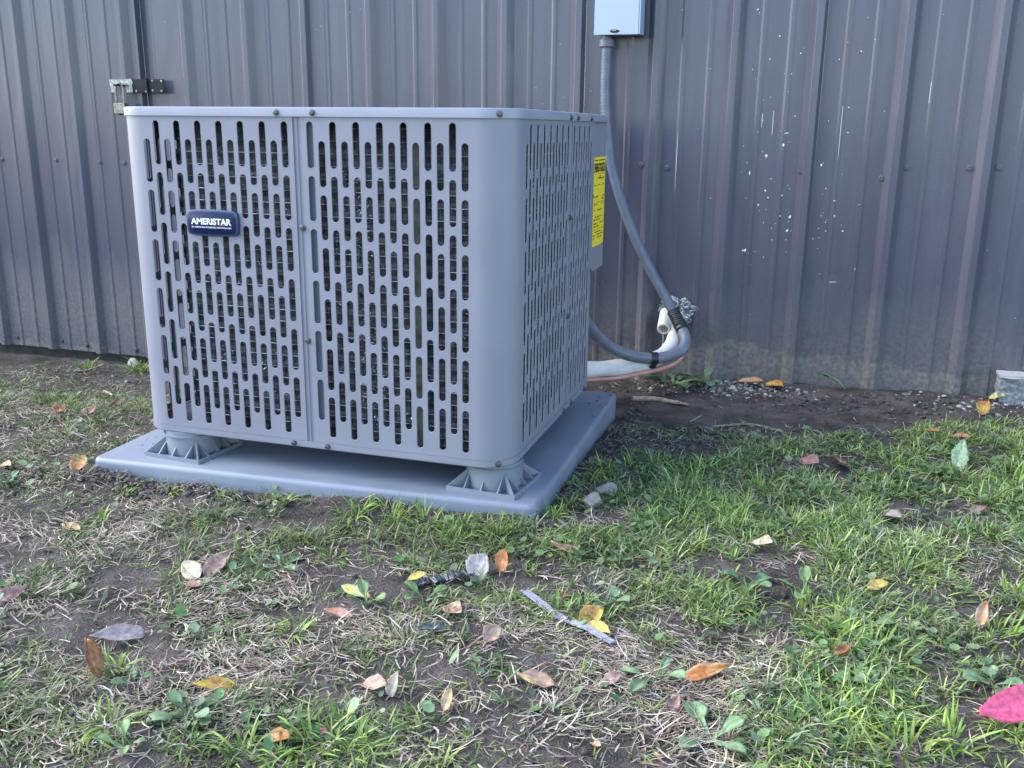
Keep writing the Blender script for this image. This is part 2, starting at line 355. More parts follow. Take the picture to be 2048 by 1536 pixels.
# ---------------------------------------------------------------- ribbed wall and shed door
WY = 55.0
RIBS = [-34.4, -24.4, -15.2, -5.4, 4.28, 13.7, 23.5, 33.4, 42.8, 52.4, 62.25, 72.06, 81.8, 91.6, 101.4, 111.2, 121.0, 130.8, 140.6]
DRIBS = [-44.9, -54.6, -64.1, -73.8, -83.5, -93.2, -102.9, -112.6]
def prof_pts(ribs, x0, x1):
    pts = [(x0, 0.0)]
    for i, r_ in enumerate(sorted(ribs)):
        for dx, h in ((-1.15, 0), (-0.42, 0.80), (-0.34, 0.84), (0.34, 0.84), (0.42, 0.80), (1.15, 0)):
            if x0 < r_ + dx < x1: pts.append((r_ + dx, h))
        for c_ in (3.3, 6.5):
            for dx, h in ((-0.42, 0), (-0.18, 0.13), (0.18, 0.13), (0.42, 0)):
                if x0 < r_ + c_ + dx < x1 and not any(abs(r_ + c_ - q) < 1.8 for q in ribs): pts.append((r_ + c_ + dx, h))
    pts.append((x1, 0.0)); return sorted(set(pts))
def prof_at(x, ribs, x0, x1):
    p_ = prof_pts(ribs, x0, x1); return float(np.interp(x, [a for a, b in p_], [b for a, b in p_]))
def sheet(x0, x1, z0, z1, ribs, y, jag=0.0):
    """one pressed sheet with folded thickness"""
    mb = MB(); pts = prof_pts(ribs, x0, x1)
    zs = [z0] + [z0 + (z1 - z0) * k / 8 for k in range(1, 9)]
    v = []
    for z in zs:
        for x, h in pts: v.append(P(x, y - h, z))
    n = len(pts); fs = []
    for j in range(len(zs) - 1):
        for i in range(n - 1): fs.append((j * n + i, j * n + i + 1, (j + 1) * n + i + 1, (j + 1) * n + i))
    mb.add(v, fs)
    b = [P(x, y - h, z0) for x, h in pts] + [P(x, y - h + 0.06, z0 + 0.02) for x, h in pts]
    mb.add(b, [(i + 1, i, n + i, n + i + 1) for i in range(n - 1)])
    return mb
def hexscrew(p, nrm, r_, h, head=True):
    """hex washer head screw lying on a surface at p"""
    nrm = Vector(nrm).normalized(); a = nrm.orthogonal().normalized(); b = nrm.cross(a); mb = MB()
    def ring(rad, d, n): return [p + nrm * d + rad * (math.cos(2 * math.pi * k / n) * a + math.sin(2 * math.pi * k / n) * b) for k in range(n)]
    R = [ring(r_ * 1.45, -0.0006, 12), ring(r_ * 1.4, h * 0.3, 12), ring(r_, h * 0.36, 12), ring(r_ * 0.96, h * 0.95, 12), ring(r_ * 0.6, h * 1.05, 12), ring(r_ * 0.5, h * 0.8, 12)]
    v = [q for g_ in R for q in g_]; fs = []
    for i in range(len(R) - 1):
        for k in range(12): fs.append((i * 12 + k, i * 12 + (k + 1) % 12, (i + 1) * 12 + (k + 1) % 12, (i + 1) * 12 + k))
    fs.append(tuple((len(R) - 1) * 12 + k for k in range(12)))
    return mb.add(v, fs)
SCREW_R = 0.0062
wall = thing('metal_wall', 'dark grey ribbed metal siding wall behind the air conditioner', 'wall', P(30, WY, -5.4))
edges = [-40.2, -14.4, 24.3, 53.2, 82.6, 111.99, 141.5]
for i in range(len(edges) - 1):
    a, b = edges[i], edges[i + 1]
    sheet(a, b, -13, 104, [r_ for r_ in RIBS if a - 1.2 < r_ < b + 1.2], WY - 0.035 * (i % 2)).build('siding_panel', MATS['siding'], wall)
fw = [(-33, 20.3), (-24, 20.4), (34.8, 21.3), (51.2, 21.0), (60.9, 20.3), (63.6, 21.6), (70.4, 21.7), (73.5, 21.8)]
fw[2:4] = [(32.0, 21.3), (35.3, 21.0), (51.6, 20.9)]
for x, z in fw:
    x_ = x
    y_ = WY - prof_at(x_, RIBS, -40.2, 141.5)
    hexscrew(P(x_, y_ - 0.04, z), (0, -1, 0), SCREW_R, 0.005).build('screw', MATS['wall_screw'], wall, 40)
door = thing('shed_door', 'dark grey ribbed metal shed door hanging above the soil at left', 'door', P(-65, WY, -10.2))
for a, b in ((-84.3, -42.6), (-118, -84.3)):
    sheet(a, b, -10.2, 104, [r_ for r_ in DRIBS if a - 1.2 < r_ < b + 1.2], WY - (0.25 if a > -90 else 0.28)).build('siding_panel', MATS['siding'], door)
MB().box(-42.6 * U, -42.25 * U, (WY - 0.75) * U, (WY + 0.5) * U, (-10.2 + Z0) * U, 109 * U, 0.001).build('edge_trim', MATS['siding'], door)
for x, z in ((-70.0, 20.0), (-59.5, 20.1), (-51.3, 19.9), (-46.9, 19.9), (-62.4, -8.8), (-57.4, -9.2), (-47.9, -9.2), (-43.8, -9.2), (-71.5, -8.9)):
    hexscrew(P(x, WY - 0.26 - prof_at(x, DRIBS, -118, -42.6), z), (0, -1, 0), SCREW_R, 0.005).build('screw', MATS['wall_screw'], door, 40)
MB().box(-42.3 * U, -40.1 * U, (WY + 0.55) * U, (WY + 0.8) * U, -8 * U, 109 * U).build('door_jamb', MATS['siding'], wall)
MB().box(-40.3 * U, -40.0 * U, (WY - 0.02) * U, (WY + 0.54) * U, -8 * U, 109 * U).build('corner_trim', MATS['siding'], wall)
tag(MB().box(-120 * U, -40.35 * U, (WY + 1.6) * U, (WY + 3.6) * U, -9 * U, -2.6 * U, 0.01).build('door_sill', MATS['sill_wood']), 'dark weathered board behind the gap under the shed door', 'board')
# flecks of pale paint and scratches on the siding
rng = random.Random(5)
mb = MB()
def fleck(x, z, rx, rz, rot=0.0):
    y_ = WY - 0.035 - prof_at(x, RIBS, -40.2, 141.5) - 0.03
    n = 8; v = []
    for k in range(n):
        a = 2 * math.pi * k / n; q = 0.75 + 0.4 * rng.random()
        dx, dz = rx * q * math.cos(a), rz * q * math.sin(a)
        xx = x + dx * math.cos(rot) - dz * math.sin(rot)
        v.append(P(xx, WY - 0.035 - prof_at(xx, RIBS, -40.2, 141.5) - 0.03, z + dx * math.sin(rot) + dz * math.cos(rot)))
    mb.add(v, [tuple(range(n))])
for k in range(120):
    x = rng.gauss(50.2, 4.0); z = rng.choice([rng.gauss(21, 6), rng.gauss(15, 3), rng.uniform(8, 40)])
    if min(abs(x - r_) for r_ in RIBS) < 1.25 or z < 3: continue
    s_ = 0.035 + 0.10 * rng.random() ** 3
    fleck(x, z, s_, s_ * rng.uniform(0.8, 1.9), rng.uniform(-.5, .5))
for k in range(60):
    x = rng.uniform(-38, 85); z = rng.uniform(2, 42)
    if min(abs(x - r_) for r_ in RIBS) < 1.25: continue
    fleck(x, z, 0.03 + 0.03 * rng.random(), 0.04)
for x, z0, z1 in ((55.8, 22.5, 29.5), (65.2, 28.6, 31.6), (46.6, 26, 28), (47.9, 25, 28.5), (36.5, 18, 26), (59.0, 9.2, 9.6)):
    fleck(x, (z0 + z1) / 2, 0.028, (z1 - z0) / 2)
fleck(56.5, 7.6, 0.55, 0.045, 0.05); fleck(45.6, 20.6, 0.10, 0.28); fleck(49.6, 25.4, 0.28, 0.06, .2)
tag(mb.build('paint_flecks', MATS['print_white'], wall), None, None, None, 'stuff')

# ---------------------------------------------------------------- equipment pad and risers
PADX0, PADX1, PADY0, PADY1, PADT = -6.7, 34.6, -2.8, 35.2, -3.46
def padmesh():
    bm = bmesh.new(); bmesh.ops.create_cube(bm, size=1)
    quad = {(-1, -1): (-6.7, -2.9), (1, -1): (34.55, -1.0), (1, 1): (33.95, 34.9), (-1, 1): (-7.3, 33.0)}
    for v in bm.verts:
        qx, qy = quad[(1 if v.co.x > 0 else -1, 1 if v.co.y > 0 else -1)]; v.co = P(qx, qy, -5.25 + v.co.z * 3.58)
    vert = [e for e in bm.edges if abs(e.verts[0].co.z - e.verts[1].co.z) > 0.01]
    bmesh.ops.bevel(bm, geom=vert, offset=0.9 * U, segments=5, profile=0.5, affect='EDGES')
    top = [e for e in bm.edges if min(v.co.z for v in e.verts) > (PADT + Z0 - 0.1) * U and len([f_ for f_ in e.link_faces if abs(f_.normal.z) > 0.9]) == 1]
    bmesh.ops.bevel(bm, geom=top, offset=0.42 * U, segments=4, profile=0.5, affect='EDGES')
    me = bpy.data.meshes.new('equipment_pad'); bm.to_mesh(me); bm.free(); return me
pad = link('equipment_pad', padmesh(), MATS['pad_plastic'], None, 50)
tag(pad, 'flat blue grey plastic equipment pad under the air conditioner', 'pad')
def riser(cx, cy, rot, label):
    t = thing('pad_riser', label, 'riser', P(cx, cy, PADT), 'risers between pad and air conditioner')
    def R(x, y, z):
        return P(cx + x * math.cos(rot) - y * math.sin(rot), cy + x * math.sin(rot) + y * math.cos(rot), z)
    h = 3.07; z0 = PADT + 0.005
    b = MB()
    def prism(pts, za, zb):
        n = len(pts); b.add([R(x, y, za) for x, y in pts] + [R(x, y, zb) for x, y in pts], [tuple(range(n - 1, -1, -1)), tuple(range(n, 2 * n))] + [(i, (i + 1) % n, n + (i + 1) % n, n + i) for i in range(n)])
    prism([(-h, -h), (h, -h), (h, h), (-h, h)], z0, z0 + 0.10)
    for (x0, x1, y0, y1) in ((-h, h, -h, -h + .12), (-h, h, h - .12, h), (-h, -h + .12, -h + .12, h - .12), (h - .12, h, -h + .12, h - .12)):
        prism([(x0, y0), (x1, y0), (x1, y1), (x0, y1)], z0 + 0.10, z0 + 0.34)
    b.build('base_plate', MATS['riser_plastic'], t)
    c = MB(); n = 40; prof = [(2.45, 0.1), (2.42, 0.35), (2.38, 1.9), (2.55, 1.92), (2.55, 2.02), (2.36, 2.04), (2.36, 2.34), (1.9, 2.34)]
    v = []
    for r_, z in prof:
        for k in range(n): a = 2 * math.pi * k / n; v.append(R(r_ * math.cos(a), r_ * math.sin(a), z0 + z))
    m = len(prof)
    c.add(v, [(i * n + k, i * n + (k + 1) % n, (i + 1) * n + (k + 1) % n, (i + 1) * n + k) for i in range(m - 1) for k in range(n)] + [tuple((m - 1) * n + k for k in range(n))])
    c.build('cylinder', MATS['riser_plastic'], t, 35)
    for side in range(4):
        for off in (-1.5, 0.0, 1.5):
            ca, sa = math.cos(side * math.pi / 2), math.sin(side * math.pi / 2)
            yi = -math.sqrt(2.4 ** 2 - off ** 2) + 0.15; yo = -h + .11
            tri = [(yi, 0.1), (yo, 0.1), (yo, 0.34), (yi, 1.35 if off else 1.15)]
            vv = []
            for dx in (-.05, .05):
                for y, z in tri: vv.append(R((off + dx) * ca - y * sa, (off + dx) * sa + y * ca, z0 + z))
            MB().add(vv, [(0, 1, 2, 3), (7, 6, 5, 4), (0, 4, 5, 1), (1, 5, 6, 2), (2, 6, 7, 3), (3, 7, 4, 0)]).build('rib', MATS['riser_plastic'], t)
        ca, sa = math.cos(side * math.pi / 2 + math.pi / 4), math.sin(side * math.pi / 2 + math.pi / 4)
        vv = []
        tri = [(-2.3, 0.1), (-4.2, 0.1), (-4.2, 0.34), (-2.3, 1.7)]
        for dx in (-.05, .05):
            for y, z in tri: vv.append(R(dx * ca - y * sa, dx * sa + y * ca, z0 + z))
        MB().add(vv, [(0, 1, 2, 3), (7, 6, 5, 4), (0, 4, 5, 1), (1, 5, 6, 2), (2, 6, 7, 3), (3, 7, 4, 0)]).build('rib', MATS['riser_plastic'], t)
riser(29.75, 3.05, -0.085, 'grey ribbed plastic riser under the right front corner of the air conditioner')
riser(0.75, 2.05, -0.09, 'grey ribbed plastic riser under the left front corner of the air conditioner')
riser(0.75, 31.0, 0.05, 'grey ribbed plastic riser under the left rear corner, hidden behind the front one')
riser(26.5, 30.5, -0.03, 'grey ribbed plastic riser under the right rear corner, in the shade')

# ---------------------------------------------------------------- the air conditioner
XL, XR, YB, RC = -3.25, 31.96, 35.2, 2.8
ARC = RC * math.pi / 2
UR, UL = XR - RC, XL + RC
def per(u, d=0.0):
    """point and outward normal of the casing at perimeter position u (0 = first front slot column), d inwards"""
    if UL <= u <= UR: x, y, n = u, 0.0, (0, -1)
    elif u > UR:
        a = (u - UR) / RC
        if a < math.pi / 2: x, y, n = UR + RC * math.sin(a), RC - RC * math.cos(a), (math.sin(a), -math.cos(a))
        else: x, y, n = XR, RC + (u - UR - ARC), (1, 0)
    else:
        a = (UL - u) / RC
        if a < math.pi / 2: x, y, n = UL - RC * math.sin(a), RC - RC * math.cos(a), (-math.sin(a), -math.cos(a))
        else: x, y, n = XL, RC + (UL - ARC - u), (-1, 0)
    return x - n[0] * d, y - n[1] * d
def Q(u, z, d=0.0):
    x, y = per(u, d); return P(x, y, z)
ZLO, ZHI, PIT, SL = -0.5, 26.4, 4.181, 3.63
def slot_cell(mb, u0, u1, high, r_out=0.345, r_in=0.268):
    c = (u0 + u1) / 2; off = 1.472 if high else 0.0
    zt = [SL + off + k * PIT for k in range(6)]; zb = [off + k * PIT for k in range(6)]
    e = 0.035
    for k in range(6):
        zT = ZHI if k == 5 else (zt[k] + zb[k + 1]) / 2
        zB = ZLO if k == 0 else (zb[k] + zt[k - 1]) / 2
        a0, a1 = zt[k] + e, zb[k] - e; n = 7
        def outline(r_, d, t=0.0):
            up = [(c + r_ * math.cos(math.pi * j / n), a0 - r_out + r_ * math.sin(math.pi * j / n)) for j in range(n + 1)]
            dn = [(c - r_ * math.cos(math.pi * j / n), a1 + r_out - r_ * math.sin(math.pi * j / n)) for j in range(n + 1)]
            return [Q(u, z, d) for u, z in up + dn]
        o0 = outline(r_out, 0); o1 = outline(r_out - 0.03, -0.010); o2 = outline(r_in + .008, 0.035); o3 = outline(r_in, 0.045)
        m = len(o0)
        top = [Q(u1 - (u1 - u0) * j / n, zT) for j in range(n + 1)]; bot = [Q(u0 + (u1 - u0) * j / n, zB) for j in range(n + 1)]
        mb.add(o0 + top + bot, [(j + 1, j, m + j, m + j + 1) for j in range(n)] + [(n + 1 + j + 1, n + 1 + j, m + n + 1 + j, m + n + 1 + j + 1) for j in range(n)]
               + [(0, 2 * n + 1, m + 2 * n + 1, m), (n + 1, n, m + n, m + n + 1)])
        mb.add(o0 + o1 + o2 + o3, [(i * m + j, i * m + (j + 1) % m, (i + 1) * m + (j + 1) % m, (i + 1) * m + j) for i in range(3) for j in range(m)])
def plain(mb, u0, u1, n, z0=ZLO, z1=ZHI):
    us = [u0 + (u1 - u0) * k / n for k in range(n + 1)]
    mb.add([Q(u, z0) for u in us] + [Q(u, z1) for u in us], [(k, k + 1, n + 2 + k, n + 1 + k) for k in range(n)])
def flange(mb, u, sgn):
    mb.add([Q(u, ZLO), Q(u, ZHI), Q(u, ZHI, 0.3), Q(u, ZLO, 0.3)], [(0, 1, 2, 3) if sgn > 0 else (3, 2, 1, 0)])
def ys(y): return UR + ARC + (y - RC)        # right side depth -> perimeter position
def yl(y): return UL - ARC - (y - RC)        # left side
ac = thing('air_conditioner', 'grey outdoor air conditioner with slotted sides and blue badge on plastic pad', 'air conditioner', P(14.4, 17.5, -1.1))
# left wrap: front columns 0..13, round the left corner, left side columns
g1 = MB()
for k in range(14): slot_cell(g1, k - .5, k + .5, k % 2 == 1)
plain(g1, 13.5, 13.78, 1); flange(g1, 13.78, 1)
plain(g1, yl(3.53), -0.5, 18)
for k in range(14): slot_cell(g1, yl(4.03 + k + .5), yl(4.03 + k - .5), k % 2 == 1)
plain(g1, yl(17.85), yl(17.53), 1)
g1.build('grille_panel', MATS['unit_paint'], ac, 32)
# right wrap
g2 = MB(); SH = 0.27
plain(g2, 14.50, 14.77, 1); flange(g2, 14.50, -1)
for k in range(15, 29): slot_cell(g2, k + SH - .5, k + SH + .5, k % 2 == 1)
plain(g2, 28.5 + SH, ys(3.53), 18)
for k in range(14): slot_cell(g2, ys(4.03 + k - .5), ys(4.03 + k + .5), k % 2 == 1)
plain(g2, ys(17.53), ys(17.83), 1); flange(g2, ys(17.83), 1)
g2.build('grille_panel', MATS['unit_paint'], ac, 32)
g3 = MB()
plain(g3, ys(18.5), ys(18.80), 1); flange(g3, ys(18.5), -1)
for k in range(15, 23): slot_cell(g3, ys(4.03 + k + SH - .5), ys(4.03 + k + SH + .5), k % 2 == 1)
plain(g3, ys(26.8), ys(27.5), 1); flange(g3, ys(27.5), 1)
g3.build('grille_panel', MATS['unit_paint'], ac, 32)
g4 = MB()
for k in range(15, 29): slot_cell(g4, yl(4.03 + k + SH + .5), yl(4.03 + k + SH - .5), k % 2 == 1)
plain(g4, yl(18.80), yl(18.3), 1); plain(g4, yl(YB), yl(32.8), 2)
g4.build('grille_panel', MATS['unit_paint'], ac, 32)
# recessed strips behind the seams
for us in ((13.76, 14.52), (ys(17.81), ys(18.52)), (yl(18.32), yl(17.83))):
    s_ = MB(); s_.quad(Q(us[0], ZLO, .12), Q(us[1], ZLO, .12), Q(us[1], ZHI, .12), Q(us[0], ZHI, .12))
    m_ = (us[0] + us[1]) / 2
    s_.add([Q(m_ - .08, ZLO, .115), Q(m_, ZLO, .02), Q(m_ + .08, ZLO, .115), Q(m_ - .08, ZHI, .115), Q(m_, ZHI, .02), Q(m_ + .08, ZHI, .115)], [(0, 1, 4, 3), (1, 2, 5, 4)])
    s_.build('seam_strip', MATS['unit_paint'], ac)
# back panels and the cut corner where the pipes enter
bk = MB()
bk.box(XL * U, 26.2 * U, (YB - .2) * U, YB * U, (ZLO + Z0) * U, (ZHI + Z0) * U, 0.001)
bk.build('back_panel', MATS['unit_paint'], ac)
vp = MB().box(26.2 * U, (XR - .25) * U, 27.3 * U, 27.5 * U, (ZLO + Z0) * U, (ZHI + Z0) * U).build('valve_panel', MATS['unit_paint'], ac)
MB().box(26.0 * U, 26.2 * U, 27.5 * U, (YB - .01) * U, (ZLO + Z0) * U, (ZHI + Z0) * U).build('valve_panel', MATS['unit_paint'], ac)
# control box with its access cover in the upper rear corner
cb = MB()
CX, CY0, CY1, CZ0 = 31.66, 27.52, 34.85, 11.05
pts = [(CX, CY0, CZ0), (CX, CY1, CZ0), (CX, CY1, 26.38), (CX, CY0, 26.38)]
inn = [(26.25, CY0, CZ0 - .6), (26.25, CY1, CZ0 - .6), (26.25, CY1, 26.38), (26.25, CY0, 26.38)]
cb.add([P(*q) for q in pts + inn], [(0, 1, 2, 3), (4, 7, 6, 5), (0, 4, 5, 1), (1, 5, 6, 2), (2, 6, 7, 3), (3, 7, 4, 0)])
cb.build('control_box', MATS['unit_paint'], ac)
MB().box((CX + .003) * U, (CX + .09) * U, 27.75 * U, 28.6 * U, (-0.4 + Z0) * U, (26.2 + Z0) * U, 0.0006).build('corner_post', MATS['unit_paint'], ac)
# top cap with fan guard, base pan
def slab(name, z0, z1, d, mat, round_top=0.0, bottom_lip=0.0):
    us = [yl(YB)] + [yl(y) for y in (25, 15, 6)] + [UL - ARC * k / 12 for k in range(12, -1, -1)] + [8, 20] + [UR + ARC * k / 12 for k in range(13)] + [ys(y) for y in (10, 20)]
    base = [per(u, -d) for u in us]
    if name == 'top_cap': base += [(XR + d, 33.6), (XR + d - .5, YB + d)]
    else: base += [(XR + d, 27.6), (27.0, 27.6), (26.4, 28.2), (26.4, YB)]
    n = len(base); mb = MB()
    lay = [(z0, 0.0), (z1 - round_top, 0.0), (z1 - round_top * .3, round_top * .3), (z1, round_top)] if round_top else [(z0, 0.0), (z1, 0.0)]
    if bottom_lip: lay = [(z0, bottom_lip), (z0 + bottom_lip, 0.0)] + lay[1:]
    cx_, cy_ = 14.4, 17.5
    v = []
    for z, ins in lay:
        for x, y in base:
            dx, dy = cx_ - x, cy_ - y; l_ = math.hypot(dx, dy); v.append(P(x + dx / l_ * ins, y + dy / l_ * ins, z))
    m = len(lay); fs = [(i * n + k, i * n + (k + 1) % n, (i + 1) * n + (k + 1) % n, (i + 1) * n + k) for i in range(m - 1) for k in range(n)]
    fs += [tuple((m - 1) * n + k for k in range(n)), tuple(range(n - 1, -1, -1))]
    mb.add(v, fs); return mb.build(name, mat, ac, 32)
def plate(pts_, z0, z1):
    n_ = len(pts_)
    return MB().add([P(x, y, z0) for x, y in pts_] + [P(x, y, z1) for x, y in pts_], [tuple(range(n_ - 1, -1, -1)), tuple(range(n_, 2 * n_))] + [(i, (i + 1) % n_, n_ + (i + 1) % n_, n_ + i) for i in range(n_)])
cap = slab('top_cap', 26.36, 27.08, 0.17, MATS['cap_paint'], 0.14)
pan = slab('base_pan', -1.12, -0.52, 0.06, MATS['unit_paint'], 0.0, 0.1)
plate([(-.3, .35), (26, .35), (26, 34.8), (-2.9, 34.8), (-2.9, 2.9)], -.515, -.45).build('pan_floor', MATS['inner_strip'], ac)
fg = MB()
for k in range(1, 15):
    fg.tube([P(14.4 + k * math.cos(a), 17.5 + k * math.sin(a), 27.1) for a in [2 * math.pi * j / 48 for j in range(49)]], 0.07 * U, 6, False)
for k in range(8):
    a = k * math.pi / 8; fg.tube([P(14.4 - 14.3 * math.cos(a), 17.5 - 14.3 * math.sin(a), 27.06), P(14.4 + 14.3 * math.cos(a), 17.5 + 14.3 * math.sin(a), 27.06)], 0.07 * U, 6)
fg.build('fan_guard', MATS['black_steel'], ac, 60)
# coil: a dark finned wall wrapped just inside the grille, lacing wires and bright spine fins
def coil_path(d):
    pts = [(1.9, d)] + [(x, d) for x in np.linspace(4, UR, 14)]
    for k in range(1, 9):
        a = k / 8 * math.pi / 2; rr = RC - d if RC - d > 0.4 else 0.4
        pts.append((XR - d - rr + rr * math.sin(a), d + rr - rr * math.cos(a)))
    pts += [(XR - d, y) for y in np.linspace(6, 26.8, 10)]
    return pts
cp = coil_path(1.7); co = MB(); n = len(cp)
zz = np.arange(-0.3, 26.2, 0.25)
v = []; 
for z in zz:
    bulge = 0.10 * abs(math.sin(math.pi * z / 1.0))
    for x, y in coil_path(1.7 - bulge): v.append(P(x, y, z))
co.add(v, [(j * n + i, j * n + i + 1, (j + 1) * n + i + 1, (j + 1) * n + i) for j in range(len(zz) - 1) for i in range(n - 1)])
cp2 = coil_path(2.75)
co.add([P(x, y, z) for z in (-.3, 26.1) for x, y in cp2], [(i + 1, i, n + i, n + i + 1) for i in range(n - 1)])
co.add([P(*cp[0], -.3), P(*cp2[0], -.3), P(*cp2[0], 26.1), P(*cp[0], 26.1)], [(0, 1, 2, 3)])
coil = co.build('coil', MATS['coil_fin'], ac)
lw = MB()
lp = coil_path(1.56)
for k in range(26): lw.tube([P(x, y, 0.5 + k) for x, y in lp], 0.035 * U, 5, False)
tag(lw.build('lacing_wire', MATS['coil_wire'], coil, 60), None, None, None, 'stuff')
rb = MB()
for k in range(13):
    zc = 0.5 + 2 * k + .5
    rb.tube([P(1.75 - 0.7 * math.cos(a), 2.2, zc + .5 * math.sin(a)) for a in [math.pi * (j / 8 - .5) for j in range(9)]], 0.26 * U, 8)
rb.build('return_bends', MATS['coil_fin'], coil, 60)
rs = np.random.RandomState(3)
def spines(N, pts_fn):
    v = np.zeros((N, 3, 3)); 
    for i in range(N):
        p_ = pts_fn(); d = rs.normal(size=3); d[2] *= .7; d /= np.linalg.norm(d); e = rs.normal(size=3); e /= np.linalg.norm(e)
        L_ = rs.uniform(.1, .32); w_ = rs.uniform(.02, .045)
        v[i, 0] = p_ - e * w_; v[i, 1] = p_ + e * w_; v[i, 2] = p_ + d * L_
    return v
lp_a = np.array(lp); seg = np.r_[0, np.cumsum(np.hypot(*np.diff(lp_a, axis=0).T))]
cl = [(rs.uniform(0, seg[-1]), rs.uniform(0, 26)) for _ in range(95)] + [(17.0 + rs.normal() * .35, rs.uniform(0, 22)) for _ in range(34)] + [(18.3, rs.uniform(0, 9)) for _ in range(12)]
def sp_pt():
    if rs.rand() < .78:
        c_ = cl[rs.randint(len(cl))]; s_ = c_[0] + rs.normal() * .35; z = c_[1] + rs.normal() * .45
    else: s_, z = rs.uniform(0, seg[-1]), rs.uniform(0, 26)
    return np.array([np.interp(s_, seg, lp_a[:, 0]), np.interp(s_, seg, lp_a[:, 1]) - .03, z])
sv = spines(5200, sp_pt).reshape(-1, 3); sv[:, 2] += Z0; sv *= U
tag(link('spine_fins', np_mesh('spine_fins', sv, np.arange(len(sv)).reshape(-1, 3)), MATS['spine'], coil), None, None, None, 'stuff')
for p_ in coil.children[-1].data.polygons: p_.use_smooth = False
MB().box(14.55 * U, 15.5 * U, .55 * U, .62 * U, (-.4 + Z0) * U, (26.2 + Z0) * U).build('inner_strip', MATS['inner_strip'], ac)
MB().box(23.25 * U, 24.15 * U, .9 * U, 1.15 * U, (-.4 + Z0) * U, (26.2 + Z0) * U).build('olive_strip', MATS['olive_mottle'], ac)  # mottled olive strip upright just inside the right front panel
MB().box(2.6 * U, 25.8 * U, 4.0 * U, 26.5 * U, (-.3 + Z0) * U, (25.8 + Z0) * U).build('dark_core', MATS['inside_shade'], ac)  # added near-black box: stands in for the shade in the hollow casing
plate([(-.3, .4), (29.0, .4), (31.6, 3.0), (31.6, 27.2), (-2.9, 27.2), (-2.9, 2.9)], 26.15, 26.3).build('dark_top_plate', MATS['inside_shade'], ac)  # near-black plate: the shade below the cap, put in as colour
# screws of the casing
for x, z, d in ((12.49, 26.66, .18), (15.67, 26.66, .18), (12.52, -.80, .07), (15.75, -.80, .07), (14.30, 17.7, 0.02), (14.30, 8.35, 0.02)):
    hexscrew(P(x, -d, z), (0, -1, 0), 0.0043, 0.0045).build('screw', MATS['screw_steel'], ac, 40)
for y, z, d in ((16.95, 26.62, .18), (19.6, 26.62, .18), (25.2, 26.64, .18), (18.15, 17.67, 0.02), (18.15, 8.3, .02), (17.2, -.82, .07), (20.2, -.82, .07), (25.9, -.85, .07)):
    hexscrew(P(XR + d, y, z), (1, 0, 0), 0.0043, 0.0045).build('screw', MATS['screw_steel'], ac, 40)
for y, z in ((28.05, 19.0), (28.1, 11.4)):
    hexscrew(P(CX + .1, y, z), (1, 0, 0), 0.0043, 0.0045).build('screw', MATS['screw_steel'], ac, 40)
for a, z, d in ((0.62, 26.66, .18), (0.66, -.80, .07)):
    hexscrew(P(UR + (RC + d) * math.sin(a), RC - (RC + d) * math.cos(a), z), (math.sin(a), -math.cos(a), 0), 0.0043, 0.0045).build('screw', MATS['screw_steel'], ac, 40)
for a, z, d in ((1.35, 26.66, .18), (1.3, -.80, .07)):
    hexscrew(P(UL - (RC + d) * math.sin(a), RC - (RC + d) * math.cos(a), z), (-math.sin(a), -math.cos(a), 0), 0.0043, 0.0045).build('screw', MATS['screw_steel'], ac, 40)
# badge
BX, BZ, BW, BH = 6.0, 17.78, 2.46, 1.10
def badge_outline(w_, h_, n=10):
    out = []
    cr_ = 0.32
    for qx, qy, a0 in ((1, 1, 0), (-1, 1, 90), (-1, -1, 180), (1, -1, 270)):
        for k in range(n + 1):
            a = math.radians(a0 + 90 * k / n)
            x = qx * (w_ - cr_) + cr_ * math.cos(a); z = qy * (h_ - cr_) + cr_ * math.sin(a)
            out.append((x, z))
    res = []
    for i in range(len(out)):
        a, b = out[i], out[(i + 1) % len(out)]
        m = 8 if math.hypot(a[0] - b[0], a[1] - b[1]) > .5 else 1
        for k in range(m): res.append((a[0] + (b[0] - a[0]) * k / m, a[1] + (b[1] - a[1]) * k / m))
    # bowed top and bottom, sides drawn in towards the corners
    return [(x * (1 - .03 * (abs(z) / h_) ** 2), z * (0.90 + .10 * (1 - (x / w_) ** 2))) for x, z in res]
def bshell(w_, h_, y0, y1, bev):
    o = badge_outline(w_, h_); i_ = badge_outline(w_ - bev, h_ - bev); n = len(o); mb = MB()
    v = [P(BX + x, y0, BZ + z) for x, z in o] + [P(BX + x, y1 + bev * .6, BZ + z) for x, z in o] + [P(BX + x, y1, BZ + z) for x, z in i_]
    mb.add(v, [(k, (k + 1) % n, n + (k + 1) % n, n + k) for k in range(n)] + [(n + k, n + (k + 1) % n, 2 * n + (k + 1) % n, 2 * n + k) for k in range(n)] + [tuple(2 * n + k for k in range(n))])
    return mb
badge = bshell(BW, BH, 0.0, -0.34, 0.10).build('badge', MATS['badge_rim'], ac, 40)
badge['label'] = 'dark blue badge with white lettering'
bshell(BW - .15, BH - .15, -.2, -0.36, 0.04).build('badge_face', MATS['badge_blue'], badge, 40)
def put_text(name, s, width, height, mat, parent, origin, right, up, bold=0.0):
    me = text_mesh(name, s, 1.0, bold, width, height)
    nrm = Vector(right).cross(Vector(up)).normalized()
    R_, U_ = Vector(right).normalized(), Vector(up).normalized()
    for v in me.vertices: v.co = Vector(origin) + R_ * v.co.x + U_ * v.co.y + nrm * (v.co.z)
    return link(name, me, mat, parent)
put_text('badge_lettering', 'AMERISTAR', 3.86 * U, .54 * U, MATS['print_white'], badge, P(BX - .05, -.38, BZ + .12), (1, 0, 0), (0, 0, 1), 0.035)
